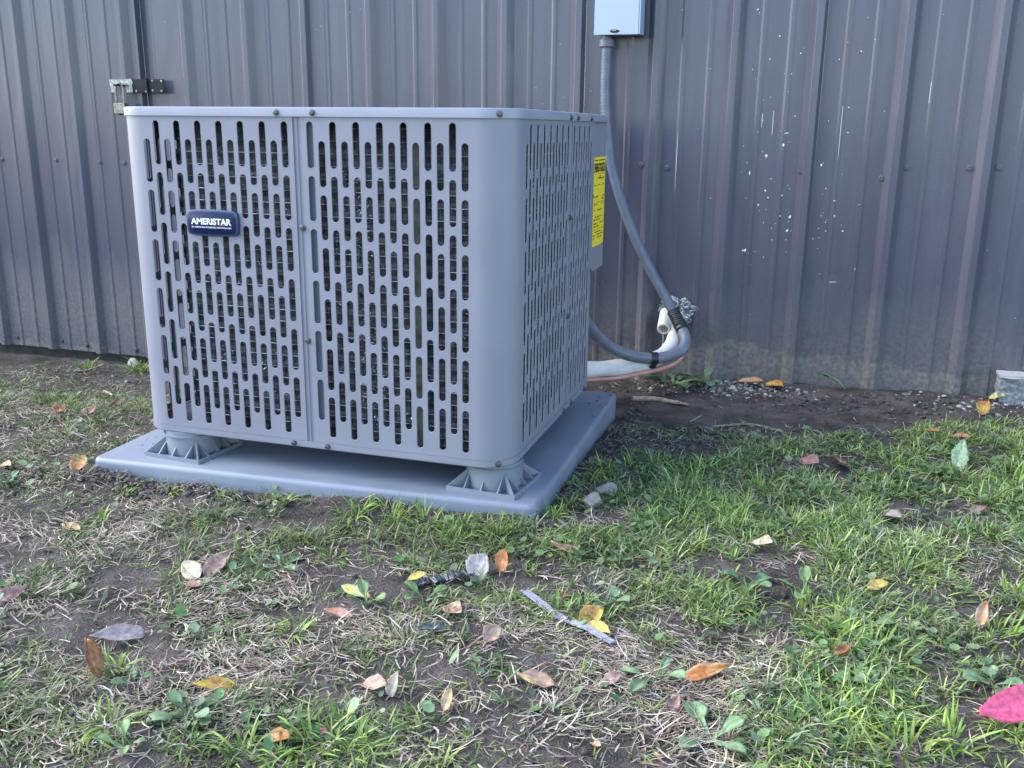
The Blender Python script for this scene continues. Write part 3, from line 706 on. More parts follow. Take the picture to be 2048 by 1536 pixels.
put_text('badge_small_lettering', 'BY AMERICAN STANDARD HEATING & AIR', 3.8 * U, .13 * U, MATS['print_white'], badge, P(BX - .03, -.38, BZ - .36), (1, 0, 0), (0, 0, 1), 0.012)
st = MB(); c_ = (BX + 1.17, BZ - .09)
st.add([P(c_[0] + (.15 if k % 2 == 0 else .06) * math.sin(k * math.pi / 5), -.392, c_[1] + (.15 if k % 2 == 0 else .06) * math.cos(k * math.pi / 5)) for k in range(10)], [tuple(range(9, -1, -1))])
st.build('badge_star', MATS['print_red'], badge)
# yellow energy label on the control box
LX = CX + .012
lab = MB().add([P(LX, 29.1, 22.8), P(LX, 34.6, 22.85), P(LX, 34.75, 13.7), P(LX, 33.6, 13.55), P(LX, 29.3, 13.6)], [(0, 4, 3, 2, 1)]).build('energy_label', MATS['label_yellow'], ac)
lab['label'] = 'yellow paper energy label with black print'
put_text('label_heading', 'ENERGYGUIDE', 5.1 * U, .95 * U, MATS['print_black'], lab, P(LX + .01, 31.87, 21.75), (0, 1, 0), (0, 0, 1), 0.03)
put_text('label_fine_print', 'U.S. Government   Federal law prohibits removal', 5.0 * U, .18 * U, MATS['print_black'], lab, P(LX + .01, 31.87, 22.5), (0, 1, 0), (0, 0, 1))
pb = MB(); rng = random.Random(8)
for zc in (20.6, 19.9, 19.0, 18.7, 18.4, 17.9, 17.3, 16.6, 16.3, 15.9, 15.6, 15.0, 14.7, 14.4):
    y_ = 29.6
    while y_ < 34.0:
        w_ = rng.uniform(.3, 1.3)
        if rng.random() < .55: pb.quad(P(LX + .01, y_, zc), P(LX + .01, min(34.4, y_ + w_), zc), P(LX + .01, min(34.4, y_ + w_), zc + .12), P(LX + .01, y_, zc + .12))
        y_ += w_ + .25
for zc in (21.1, 18.15, 15.3): pb.quad(P(LX + .01, 29.5, zc), P(LX + .01, 34.5, zc), P(LX + .01, 34.5, zc + .04), P(LX + .01, 29.5, zc + .04))
pb.quad(P(LX + .01, 31.9, 20.7), P(LX + .01, 32.4, 20.7), P(LX + .01, 32.3, 21.0), P(LX + .01, 32.0, 21.0))
pb.build('label_print_lines', MATS['print_black'], lab)

# ---------------------------------------------------------------- disconnect box, conduit, pipes
bx = thing('disconnect_box', 'pale blue grey electrical disconnect box on the wall above the conduit', 'electrical box', P(28.9, 54, 36.8))
def bb(x0, x1, y0, y1, z0, z1, bev=0.0): return MB().box(x0 * U, x1 * U, y0 * U, y1 * U, (z0 + Z0) * U, (z1 + Z0) * U, bev)
bb(26.3, 31.7, 51.75, 54.7, 36.85, 48.4, 0.0012).build('body', MATS['box_paint'], bx)
bb(26.1, 31.55, 51.55, 51.75, 36.72, 48.6, 0.0012).build('cover', MATS['box_paint'], bx)
bb(31.56, 31.75, 51.6, 53.2, 36.75, 48.5, 0.0008).build('cover_edge', MATS['box_paint'], bx)
lt = MB(); lt.add([P(28.66 + .62 * math.cos(a) , 51.54, 37.12 + .2 * math.sin(a)) for a in [2 * math.pi * k / 20 for k in range(20)]], [tuple(range(19, -1, -1))])
lt.build('latch_recess', MATS['print_black'], bx)
lt = MB(); lt.tube([P(28.45, 51.5, 37.12), P(28.9, 51.42, 37.17)], .11 * U, 10); lt.build('latch', MATS['lock_steel'], bx, 50)

UP = [(27.39, 53.3, 36.6), (27.39, 53.3, 36.04), (27.38, 53.3, 32.75), (27.47, 53.2, 29.17), (28.18, 53.0, 23.1), (29.14, 52.8, 19.42), (30.41, 52.6, 16.03), (31.95, 52.4, 12.63), (33.53, 52.2, 9.67), (35.1, 52.0, 7.08), (36.7, 51.6, 4.66), (37.89, 51.0, 2.91), (38.68, 50.4, 1.65)]
LO = [(38.68, 50.4, 1.65), (39.17, 49.8, 1.03), (39.64, 49.0, 0.2), (39.51, 48.0, -0.75), (38.57, 47.0, -1.31), (37.0, 46.0, -1.66), (35.3, 45.0, -1.58), (33.38, 43.5, -1.02), (31.59, 42.0, 0.11), (30.39, 40.5, 1.56), (29.59, 39.0, 3.01), (29.0, 37.0, 4.6), (28.8, 34.0, 6.4), (28.6, 31.5, 8.4), (28.5, 30.3, 10.6)]
cd = thing('flexible_conduit', 'grey ribbed flexible conduit looping from the disconnect box to the unit', 'conduit', P(35, 48, -2.3))
pp = spline([P(*q) for q in UP], 420)
MB().tube(pp, [(0.64 + .009 * math.sin(k * math.pi * 2 / 4.4)) * U for k in range(420)], 16).build('ribbed_hose', MATS['conduit_rib'], cd, 70)
pl = spline([P(*q) for q in LO], 160)
MB().tube(pl, 0.70 * U, 18).build('smooth_hose', MATS['conduit_grey'], cd, 70)
k0 = [i for i, q in enumerate(pp) if q.z < (4.0 + Z0) * U][0]
MB().tube(pp[k0 + 8:] + pl[1:5], [(0.80 + .05 * math.sin(k * 2.1)) * U for k in range(len(pp[k0 + 8:]) + 4)], 18).build('black_tape', MATS['black_tape'], cd, 70)
MB().tube([P(27.39, 53.3, 36.75), P(27.39, 53.3, 36.35), P(27.39, 53.3, 36.3), P(27.39, 53.3, 35.5), P(27.39, 53.3, 35.35)], [.62 * U, .62 * U, .92 * U, .92 * U, .72 * U], 10).build('connector', MATS['conduit_grey'], cd, 40)

WH = [(37.6, 54.6, 1.9), (37.77, 53.5, 1.12), (38.0, 51.5, 0.08), (37.85, 49.5, -0.9), (36.82, 48.0, -1.9), (35.39, 46.5, -2.5), (33.17, 45.0, -2.85), (30.74, 43.0, -2.85), (28.8, 41.0, -2.7), (27.8, 38.0, -2.0), (27.6, 34, -.6), (27.6, 30, 1.2), (27.6, 27.6, 1.6)]
ln = thing('refrigerant_line', 'thick white insulated refrigerant line from the wall hole to the unit', 'pipe', P(33, 45, -4))
pw = spline([P(*q) for q in WH], 130)
wr = random.Random(2)
MB().tube(pw, [(0.98 + .05 * math.sin(k * .37) + .05 * wr.random()) * U for k in range(130)], 18).build('insulation', MATS['white_insulation'], ln, 70)
# the strap that ties the conduit to the line
i_ = min(range(160), key=lambda k: (pl[k] - P(36.2, 45.5, -1.7)).length)
cpt = pl[i_]; tdir = (pl[i_ + 2] - pl[i_ - 2]).normalized()
j_ = min(range(130), key=lambda k: (pw[k] - cpt).length); wpt = pw[j_]
ax = (wpt - cpt); ax = (ax - tdir * ax.dot(tdir)); dist = ax.length; ax.normalize(); sd_ = tdir.cross(ax)
st = MB(); loop = []
for k in range(24):
    a = 2 * math.pi * k / 24
    loop.append(cpt + (ax * (math.cos(a) * .80 * U) + sd_ * (math.sin(a) * .80 * U)) if math.cos(a) < 0.1 else cpt + ax * dist + (ax * (math.cos(a) * 1.12 * U) + sd_ * (math.sin(a) * 1.12 * U)))
n = 24; v = [q - tdir * .42 * U for q in loop] + [q + tdir * .42 * U for q in loop]
st.add(v, [(k, (k + 1) % n, n + (k + 1) % n, n + k) for k in range(n)])
st.build('tie_strap', MATS['black_tape'], ln)
CO = [(38.6, 54.5, 1.2), (39.3, 52, .6), (39.75, 50, -.1), (39.65, 49.2, -0.49), (39.55, 48.0, -1.39), (38.75, 47.0, -2.38), (37.07, 46.0, -3.06), (34.77, 45.0, -3.6), (32.03, 43.0, -3.95), (28.84, 41.0, -3.95), (27.9, 38.0, -3.2), (27.3, 34, -1.2), (27.3, 27.6, .3)]
tag(MB().tube(spline([P(*q) for q in CO], 130), .26 * U, 12).build('copper_line', MATS['copper_jacket'], None, 70), 'thin pinkish copper pipe curving below the white insulated line', 'pipe')
dp = thing('drain_pipe', 'short white plastic drain pipe stub poking from the wall hole', 'pipe', P(36.3, 53, .5))
pa, pb_ = P(36.2, 55.2, 2.6), P(36.46, 51.3, 0.9)
dr = (pb_ - pa).normalized()
m = MB(); n = 20
aa = dr.orthogonal().normalized(); ab = dr.cross(aa); R = .82 * U; ri = .62 * U
v = []
for q, rad in ((pa, R), (pb_ - dr * .001, R), (pb_, R * .97), (pb_, ri), (pb_ - dr * .06, ri)):
    v += [q + rad * (math.cos(2 * math.pi * k / n) * aa + math.sin(2 * math.pi * k / n) * ab) for k in range(n)]
m.add(v, [(i * n + k, i * n + (k + 1) % n, (i + 1) * n + (k + 1) % n, (i + 1) * n + k) for i in range(4) for k in range(n)])
m.build('pipe_wall', MATS['pvc'], dp, 40)
m = MB(); q = pb_ - dr * .012; m.add([q + ri * (math.cos(2 * math.pi * k / n) * aa + math.sin(2 * math.pi * k / n) * ab) for k in range(n)], [tuple(range(n))]); m.build('pipe_inside', MATS['pvc_inside'], dp)
m = MB(); m.tube(spline([pb_ - Vector((0, 0, .016)), P(36.5, 51.25, -.6), P(36.42, 51.3, -1.6), P(36.5, 51.3, -2.5)], 14), [.0010] * 6 + [.0016] * 4 + [.0022] * 4, 6)
m.build('drip_strand', MATS['pvc'], dp, 70)
# crumpled foil packed round the hole
bm = bmesh.new(); bmesh.ops.create_icosphere(bm, subdivisions=5, radius=1)
rs = np.random.RandomState(9)
for v in bm.verts:
    c = v.co.copy()
    rdg = abs(float(fbm(c.x * 4.2 + 9, c.z * 4.2 + c.y * 3, 77, 4)) - .5) * 2
    k = 1.12 - .75 * rdg
    a = math.atan2(c.z, c.x); k2 = 1 + .10 * math.sin(3 * a + 1) + .07 * math.sin(7 * a)
    v.co = P(37.5 + c.x * 2.35 * k * k2, 54.85 + c.y * .75 * k, 2.6 + c.z * 2.0 * k * k2)
me = bpy.data.meshes.new('foil_sealing'); bm.to_mesh(me); bm.free()
fo = link('foil_sealing', me, MATS['foil'], None)
tag(fo, 'crumpled shiny foil packed around the pipe hole in the wall', 'foil')

# ---------------------------------------------------------------- hasp and padlock
hs = thing('door_hasp', 'black and silver hasp joining the shed door to the wall', 'hasp', P(-43, 54, 30))
bb(-43.7, -40.95, 53.72, 53.84, 30.1, 32.0, 0.0008).build('hasp_leaf', MATS['black_steel'], hs)
zp = MB(); pts = [(-47.35, 31.95), (-43.5, 32.05), (-43.35, 31.75), (-43.2, 31.5), (-43.45, 31.2), (-43.3, 30.7), (-43.35, 30.12), (-44.4, 30.1), (-44.5, 30.9), (-45.6, 31.0), (-46.3, 30.8), (-46.4, 30.2), (-47.1, 30.15)]
n = len(pts); zp.add([P(x, 53.66, z) for x, z in pts] + [P(x, 53.74, z) for x, z in pts], [tuple(range(n)), tuple(range(2 * n - 1, n - 1, -1))] + [(k, n + k, n + (k + 1) % n, (k + 1) % n) for k in range(n)])
zp.build('hasp_plate', MATS['zinc'], hs)
bb(-40.75, -38.05, 53.85, 53.97, 30.05, 32.0, 0.0008).build('hinge_leaf', MATS['black_steel'], hs)
MB().tube([P(-40.85, 53.72, 29.95), P(-40.85, 53.72, 32.05)], .16 * U, 10).build('hinge_pin', MATS['black_steel'], hs, 50)
MB().tube(spline([P(-45.9, 53.7, 31.1), P(-45.8, 52.7, 31.15), P(-45.2, 52.4, 31.15), P(-44.7, 52.7, 31.1), P(-44.6, 53.7, 31.1)], 20), .13 * U, 8).build('staple', MATS['black_steel'], hs, 60)
for x, z in ((-38.4, 31.7), (-38.45, 30.35), (-39.9, 31.75), (-39.95, 30.4), (-42.7, 30.3), (-40.95, 30.2)):
    hexscrew(P(x, 53.66 if x < -40.9 else 53.83, z), (0, -1, 0), .0028, .002).build('screw', MATS['zinc'], hs, 40)
pk = thing('padlock', 'long shackled steel padlock hanging from the hasp', 'padlock', P(-46, 52.9, 27.3))
MB().tube(spline([P(-45.6, 52.75, 28.5), P(-45.55, 52.75, 30.6), P(-45.3, 52.75, 31.2), P(-44.9, 52.75, 31.4), P(-44.5, 52.75, 31.2), P(-44.25, 52.75, 30.6), P(-44.3, 52.75, 28.5)], 40), .15 * U, 10).build('shackle', MATS['lock_steel'], pk, 70)
bb(-45.95, -44.0, 52.4, 53.1, 27.1, 28.6, 0.002).build('lock_body', MATS['lock_steel'], pk)
bb(-45.3, -44.6, 52.6, 52.95, 26.9, 27.15, 0.001).build('key_housing', MATS['black_steel'], pk)

# ---------------------------------------------------------------- stones, block, sticks, debris
def rock(name, x, y, rx, ry, rz, seed, mat, label, sink=.35, cat='stone', group=None):
    bm = bmesh.new(); bmesh.ops.create_icosphere(bm, subdivisions=3, radius=1)
    rr = random.Random(seed); pl_ = [(Vector((rr.gauss(0, 1), rr.gauss(0, 1), rr.gauss(0, 1))).normalized(), rr.uniform(.58, .85)) for _ in range(14)]
    z = float(GZ(x, y))
    for v in bm.verts:
        c = v.co.copy()
        for n_, d in pl_:
            t = c.dot(n_) - d
            if t > 0: c -= n_ * t * .92
        c *= 1 + .08 * (float(vnoise(c.x * 4 + seed, c.y * 4 + c.z * 3, seed)) - .5)
        v.co = P(x + c.x * rx, y + c.y * ry, z + rz * (1 - sink) + c.z * rz)
    me = bpy.data.meshes.new(name); bm.to_mesh(me); bm.free()
    return tag(link(name, me, mat, None, 28), label, cat, group)
rock('stone', 38.6, 7.3, 1.1, .9, .75, 4, MATS['stone_brown'], 'brown stone in the grass right of the pad, the rear one of two')
rock('stone', 38.0, 4.6, 1.0, .8, .75, 7, MATS['stone_brown'], 'grey brown stone in the grass right of the pad, the front one of two')
rock('stone', -46.5, 52.2, 1.25, .8, 1.0, 12, MATS['stone_pale'], 'pale stone on the soil under the corner of the shed door', .2)
blk = thing('concrete_block', 'grey concrete block with pale top against the wall at the right edge', 'block', P(82, 52.8, -5.2))
b_ = bmesh.new(); bmesh.ops.create_grid(b_, x_segments=26, y_segments=10, size=1)
bz0, bz1 = -6.0, -1.75
# rough split front and sides
def rough_box(name, x0, x1, y0, y1, z0, z1, amp, mat, parent, seg=14):
    bm = bmesh.new(); bmesh.ops.create_cube(bm, size=1); bmesh.ops.subdivide_edges(bm, edges=bm.edges[:], cuts=seg, use_grid_fill=True)
    for v in bm.verts:
        c = v.co; x, y, z = (x0 + x1) / 2 + c.x * (x1 - x0), (y0 + y1) / 2 + c.y * (y1 - y0), (z0 + z1) / 2 + c.z * (z1 - z0)
        k = amp * (float(fbm(x * 1.3 + z * .6, y * 1.3 + z * 1.9, 5, 4)) - .5)
        v.co = P(x + k * (1 if c.x > 0 else -1) * .5, y + k * 1.2, z + k * .25)
    me = bpy.data.meshes.new(name); bm.to_mesh(me); bm.free(); return link(name, me, mat, parent, 50)
b_.free()
rough_box('block_body', 76.3, 88.5, 51.5, 54.1, bz0, bz1 - .32, .9, MATS['block_side'], blk, 18)
rough_box('block_top', 76.15, 88.6, 51.4, 54.15, bz1 - .32, bz1, .25, MATS['block_top'], blk, 10)
def gpt(x, y, dz=0.0): return P(x, y, float(GZ(x, y)) + dz)
tag(MB().tube(spline([gpt(34.5, 42.3, .35), gpt(36.4, 42.3, .35), gpt(38.4, 42.0, .3), gpt(41.4, 40.5, .3)], 16), [.34 * U] * 9 + [.26 * U] * 4 + [.16 * U] * 3, 9).build('stick', MATS['stick_wood'], None, 70), 'pale broken stick on the soil behind the right of the pad', 'stick')
for k, (pts_, r_, lb) in enumerate((([(-52.5, 46, .1), (-50.8, 47.4, .5), (-49.2, 48.6, 1.1)], .12, 'thin pale twig on the soil below the shed door'),
        ([(-32, 28.5, .15), (-30, 27, .2), (-28, 25.4, .15)], .16, 'short pale twig on the soil left of the unit'),
        ([(45, 33, .15), (49, 33.6, .2), (52.5, 32.5, .15)], .13, 'thin reddish twig on the soil right of the pad'))):
    tag(MB().tube(spline([gpt(*q) for q in pts_], 10), r_ * U, 7).build('twig', MATS['stick_wood'], None, 70), lb, 'twig', 'twigs on the soil')
def ribbon(pts_, w_, th, mat, name, label, cat, jag=0.0, seed=1, lift=.22):
    rr = random.Random(seed); c = spline([gpt(x, y, lift + dz) for x, y, dz in pts_], 40); mb = MB(); n = len(c); v = []
    for i in range(n):
        t = (c[min(i + 1, n - 1)] - c[max(i - 1, 0)]).normalized(); s_ = t.cross(Vector((0, 0, 1))).normalized()
        a = w_ * U * (1 + jag * (rr.random() - .5)); b = w_ * U * (1 + jag * (rr.random() - .5)); zj = Vector((0, 0, jag * .25 * U * (rr.random() - .5)))
        up = Vector((0, 0, th * U))
        v += [c[i] - s_ * a + zj, c[i] + s_ * b - zj, c[i] + s_ * b + up - zj, c[i] - s_ * a + up + zj]
    fs = []
    for i in range(n - 1):
        for k in range(4): fs.append((i * 4 + k, i * 4 + (k + 1) % 4, (i + 1) * 4 + (k + 1) % 4, (i + 1) * 4 + k))
    fs += [(3, 2, 1, 0), tuple((n - 1) * 4 + k for k in range(4))]
    return tag(mb.add(v, fs).build(name, mat), label, cat)
ribbon([(37.1, -12.2, .2), (38.4, -13.2, .15), (39.6, -14.1, .05), (40.5, -14.6, .05), (42.2, -15.6, .25), (44.1, -16.7, .1)], .26, .10, MATS['strip_grey'], 'grey_strip', 'long flat grey strip lying across dry grass in the foreground', 'strip', .18, 3)
ribbon([(29.0, -13.8, .0), (30.2, -13.4, .25), (31.2, -12.2, .15), (32.0, -11.4, .4), (32.9, -10.6, .2)], .42, .05, MATS['torn_plastic'], 'torn_plastic', 'torn strip of black plastic between a yellow and a pale leaf', 'plastic strip', .9, 6, .15)

# ---------------------------------------------------------------- loose soil and gravel
def lumps(N, fn, seed, squash=.75, colors=((.1, .08, .07), (.2, .16, .14))):
    rs = np.random.RandomState(seed)
    bm = bmesh.new(); bmesh.ops.create_icosphere(bm, subdivisions=1, radius=1)
    bv = np.array([v.co[:] for v in bm.verts]); bf = np.array([[v.index for v in f_.verts] for f_ in bm.faces]); bm.free()
    xy = np.array([fn(rs) for _ in range(N)])
    r_ = xy[:, 2]
    v = bv[None] * (1 + rs.uniform(-.28, .28, (N, len(bv), 1)))
    sc = rs.uniform(.65, 1.3, (N, 1, 3)); sc[..., 2] *= squash
    a = rs.uniform(0, 6.28, N); ca, sa = np.cos(a)[:, None], np.sin(a)[:, None]
    v = v * sc * r_[:, None, None]
    x = v[..., 0] * ca - v[..., 1] * sa; y = v[..., 0] * sa + v[..., 1] * ca; z = v[..., 2]
    gz = GZ(xy[:, 0], xy[:, 1])
    x = x + xy[:, 0:1]; y = y + xy[:, 1:2]; z = z + (gz + r_ * .35)[:, None]
    V = np.stack([x * U, y * U, (z + Z0) * U], -1).reshape(-1, 3)
    F = (bf[None] + (np.arange(N) * len(bv))[:, None, None]).reshape(-1, 3)
    c0, c1 = np.array(colors[0]), np.array(colors[1]); t = rs.rand(N, 1) ** 1.5
    C = np.repeat(c0 + (c1 - c0) * t, len(bv), axis=0)
    return V, F, C
def off_pad(x, y): return not (PADX0 - .2 < x < PADX1 + .2 and -2.8 + .046 * x < y < PADY1 + .2)
def f_soil(rs):
    while True:
        k = rs.rand()
        if k < .30: x, y = rs.normal(-3.5, 4.5), PADY0 - .3 - abs(rs.normal(0, 1.0))
        elif k < .42: x, y = rs.normal(4.5, 3), PADY0 - .3 - abs(rs.normal(0, .9))
        elif k < .55: x, y = PADX1 + .3 + abs(rs.normal(0, 1.2)), rs.uniform(6, 38)
        elif k < .80: x, y = rs.uniform(30, 88), rs.normal(47, 4)
        else: x, y = rs.uniform(-55, 85), rs.uniform(-40, 52)
        if off_pad(x, y) and y < 54.4: return x, y, .07 + .28 * rs.rand() ** 4
def f_grav(rs):
    while True:
        k = rs.rand()
        if k < .5: x, y = rs.normal(46, 4.5), rs.normal(50.5, 2.4)
        elif k < .72: x, y = rs.normal(75, 4), rs.normal(50, 2.3)
        elif k < .85: x, y = rs.uniform(30, 88), 53.6 - abs(rs.normal(0, 2.5))
        elif k < .95: x, y = rs.uniform(-62, -38), rs.normal(48, 4)
        else: x, y = rs.uniform(-10, 60), rs.uniform(-36, 0)
        if off_pad(x, y) and y < 54.3: return x, y, (.08 + .30 * rs.rand() ** 3) * (1 if y > 20 else .6)
V, F, C = lumps(4200, f_soil, 21, .8, ((.05, .04, .037), (.13, .105, .095)))
tag(link('soil_crumbs', np_mesh('soil_crumbs', V, F, C), MATS['pebble']), 'loose dark soil crumbs along the pad and wall', None, None, 'stuff')
V, F, C = lumps(620, f_grav, 22, .6, ((.12, .11, .105), (.52, .49, .47)))
tag(link('gravel', np_mesh('gravel', V, F, C), MATS['pebble']), 'pale gravel scattered along the wall foot', None, None, 'stuff')
def f_crumb(rs): 
    k = rs.rand()
    return (32.8 + rs.normal(0, .8), 29.0 + rs.normal(0, 2.6), .03 + .10 * rs.rand() ** 4) if k < .8 else (rs.uniform(-5.5, -2), rs.uniform(1, 8), .05 + .08 * rs.rand() ** 2)
rsb = np.random.RandomState(4)
V, F, C = lumps(60, lambda r: f_crumb(r), 23, .5, ((.05, .042, .038), (.12, .10, .09)))
vz = V.reshape(60, -1, 3); vz[:, :, 2] += ((PADT + Z0 + .03) * U - vz[:, :, 2].min(axis=1))[:, None]
tag(link('pad_crumbs', np_mesh('pad_crumbs', vz.reshape(-1, 3), F, C), MATS['pebble']), 'dark crumbs of soil lying on the pad', None, None, 'stuff')

# ---------------------------------------------------------------- grass
GREEN = [(62, 6, 15, 15, 1.15), (52, -6, 9, 7, 1.0), (18, -14, 14, 6, .35), (30, -12, 8, 4, .4), (10, -24, 10, 7, .25), (44, -8, 8, 5, .5), (63, -10, 8, 7, 1.0), (31, -5.2, 8, 2.2, 1.1), (17, -6.5, 6, 2.5, .55), (41, 9, 5, 10, .8), (48, 14, 7, 7, .9), (-26, 18, 9, 6, .9),
         (-12, -3, 5, 5, .6), (12, -10, 7, 3, .55), (31, -30.5, 5, 2.5, .9), (37, -30, 4, 2.2, .5), (22, -34, 6, 2.5, .5), (60, -20, 6, 4, .95), (51, -27, 8, 3, .4), (24, -24, 3, 2, .4), (-15, 8, 5, 6, .6),
         (70, 24, 9, 10, 1.1), (76, 34, 6, 5, 1.0), (3, -13, 6, 3, .35), (30, -20, 3, 2, .3), (6, -28, 5, 5, .45), (-52, 49, 4, 2.0, .45), (-43, 50, 3, 2.0, .7), (-40, 10, 10, 10, .7), (13, -33, 4, 3, .5), (90, 15, 14, 25, 1.0), (45, -2, 6, 4, .7), (39, -3, 5, 3, .6)]
DEAD = [(20, -20, 12, 7, .9), (6, -14, 10, 7, .65), (38, -24, 12, 6, 1.0), (50, -19, 4, 3, 1.4), (28, -28, 10, 4, .8), (54, -24, 6, 3, 1.1), (14, -30, 8, 4, .7), (-10, -4, 8, 6, .5), (60, 0, 16, 16, .22), (-25, 12, 10, 8, .5), (44, -12, 8, 5, .6), (45, 20, 8, 10, .4), (-5, -25, 8, 8, .7)]
BARE = [(14, -24.8, 3.2, 1.6), (18.6, -27.6, 2.4, 1.2), (25, -15, 2.6, 1.6), (22.5, -19.8, 2.0, 1.2), (-9, -.8, 2.5, 2), (4, -5.2, 5, .9), (56.5, 21.5, 3.0, 2.2), (53, -4.5, 2.4, 1.6), (62, -4, 2.0, 1.5), (10, -19, 2.5, 1.5), (15, -7.5, 2.5, 1), (40, -19.5, 1.6, 1)]
def gsum(L_, x, y):
    s_ = np.zeros_like(x)
    for a, b, sa, sb, am in L_: s_ += am * np.exp(-.5 * ((x - a) / sa) ** 2 - .5 * ((y - b) / sb) ** 2)
    return s_
def bare(x, y):
    s_ = np.zeros_like(x)
    for a, b, sa, sb in BARE: s_ = np.maximum(s_, np.exp(-.5 * ((x - a) / sa) ** 2 - .5 * ((y - b) / sb) ** 2))
    # trodden strip of soil along the wall
    lim = 29 + np.interp(x, [-60, -20, 0, 36, 50, 66, 76, 90], [14, 0, 0, -2, 2, 6, 14, 16]) + (fbm(x / 5., y / 5., 61, 3) - .5) * 9
    s_ = np.maximum(s_, sstep(0, 4, y - lim) * np.where(x > -10, 1.0, .75))
    return s_
def keep(x, y, m=.15):
    inside = (x > -6.8 - m) & (x < 34.5 + m) & (y > -2.6 + .046 * x - m) & (y < PADY1 + m)
    return (~inside) & (y < WY - .8) & (x > -62) & (x < 92)
def blades(x, y, az, L_, w_, th0, bend, curl, colr, seg=3, dz=0.0, tip=.0):
    """vectorised grass blades; x,y,L,w in column units"""
    N = len(x); gz = GZ(x, y) + dz
    p_ = np.stack([x, y, gz - .05], -1); pts = [p_]; th = th0.copy(); a = az.copy(); dirs = [np.stack([np.cos(a), np.sin(a)], -1)]
    for k in range(seg):
        d = np.stack([np.sin(th) * np.cos(a), np.sin(th) * np.sin(a), np.cos(th)], -1)
        p_ = p_ + d * (L_ / seg)[:, None]; pts.append(p_); th = th + bend; a = a + curl; dirs.append(np.stack([np.cos(a), np.sin(a)], -1))
    # blades never sink below the soil
    for k in range(1, seg + 1):
        g_ = GZ(pts[k][:, 0], pts[k][:, 1]) + .06; pts[k][:, 2] = np.maximum(pts[k][:, 2], g_)
    ws = [1.0, .95, .7, 0.0] if seg == 3 else [1.0, 1.0, .85, .55, 0.0]
    V = []; 
    for k in range(seg):
        s_ = np.stack([-dirs[k][:, 1], dirs[k][:, 0], .35 * np.sin(3.7 * az)], -1) * (w_ * ws[k] * .5)[:, None]
        V += [pts[k] - s_, pts[k] + s_]
    V.append(pts[seg]); n = 2 * seg + 1
    V = np.stack(V, 1)
    T = []
    for k in range(seg - 1): T += [(2 * k, 2 * k + 1, 2 * k + 3), (2 * k, 2 * k + 3, 2 * k + 2)]
    T.append((2 * seg - 2, 2 * seg - 1, 2 * seg)); T = np.array(T)
    F = (T[None] + (np.arange(N) * n)[:, None, None]).reshape(-1, 3)
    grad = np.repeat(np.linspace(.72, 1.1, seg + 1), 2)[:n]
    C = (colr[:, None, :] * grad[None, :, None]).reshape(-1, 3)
    V = V.reshape(-1, 3).copy(); V[:, 2] += Z0; V *= U
    return V, F, C
def palette(rs, N, cols, p_):
    c = np.array(cols)[rs.choice(len(cols), N, p=np.array(p_) / sum(p_))]
    return c * rs.uniform(.75, 1.25, (N, 1)) * rs.uniform(.92, 1.08, (N, 3))
rs = np.random.RandomState(42)
def scatter(N, fn):
    x = rs.uniform(-62, 92, N); y = rs.uniform(-45, 54.5, N)
    k = (rs.rand(N) < fn(x, y)) & keep(x, y); return x[k], y[k]
def d_green(x, y):
    pat = np.clip((fbm(x / 4.5, y / 4.5, 71, 3) - .33) * 3.0, 0.05, 1.5)
    return gsum(GREEN, x, y) * pat * (1 - .97 * bare(x, y))
def d_dead(x, y):
    pat = np.clip((fbm(x / 5., y / 5., 91, 3) - .3) * 2.6, .12, 1.4)
    return (gsum(DEAD, x, y) + .12) * pat * (1 - .85 * bare(x, y))
GCOL = [(.13, .19, .055), (.18, .26, .07), (.24, .33, .08), (.34, .42, .14), (.10, .145, .06), (.30, .30, .17), (.19, .23, .15)]
GP = [2.6, 3, 2.4, 1.4, 1.6, 1.3, 2.0]
# tufts
tx, ty = scatter(60000, lambda x, y: .60 * d_green(x, y))
nb = rs.randint(5, 13, len(tx)); ti = np.repeat(np.arange(len(tx)), nb); N = len(ti)
tr = rs.uniform(.15, .75, len(tx)); tl = rs.uniform(.65, 1.3, len(tx)); ta = rs.uniform(0, 6.28, len(tx)); tc = palette(rs, len(tx), GCOL, GP) * np.interp(tx, [-10, 28, 44, 58], [.95, 1.0, 1.3, 1.5])[:, None]
lm = np.interp(tx, [0, 36], [.5, 0])[:, None]; tc = (tc * (1 - lm) + lm * np.array([.185, .19, .11])) * rs.uniform(.7, 1.3, (len(tx), 1))
a = rs.uniform(0, 6.28, N); q = np.sqrt(rs.rand(N)) * tr[ti]
x = tx[ti] + q * np.cos(a); y = ty[ti] + q * np.sin(a)
m = keep(x, y, .05); x, y, a, q, ti = x[m], y[m], a[m], q[m], ti[m]; N = len(x)
az = a + rs.normal(0, .6, N) + .5 * np.sin(ta[ti])
L_ = rs.uniform(.5, 1.9, N) * tl[ti] * np.interp(d_green(x, y), [0, .6, 1.2], [.6, .85, 1.1]); w_ = rs.uniform(.055, .14, N)
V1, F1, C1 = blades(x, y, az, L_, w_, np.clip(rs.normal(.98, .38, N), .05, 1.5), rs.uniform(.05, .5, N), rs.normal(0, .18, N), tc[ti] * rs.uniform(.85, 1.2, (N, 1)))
print('green blades', N)
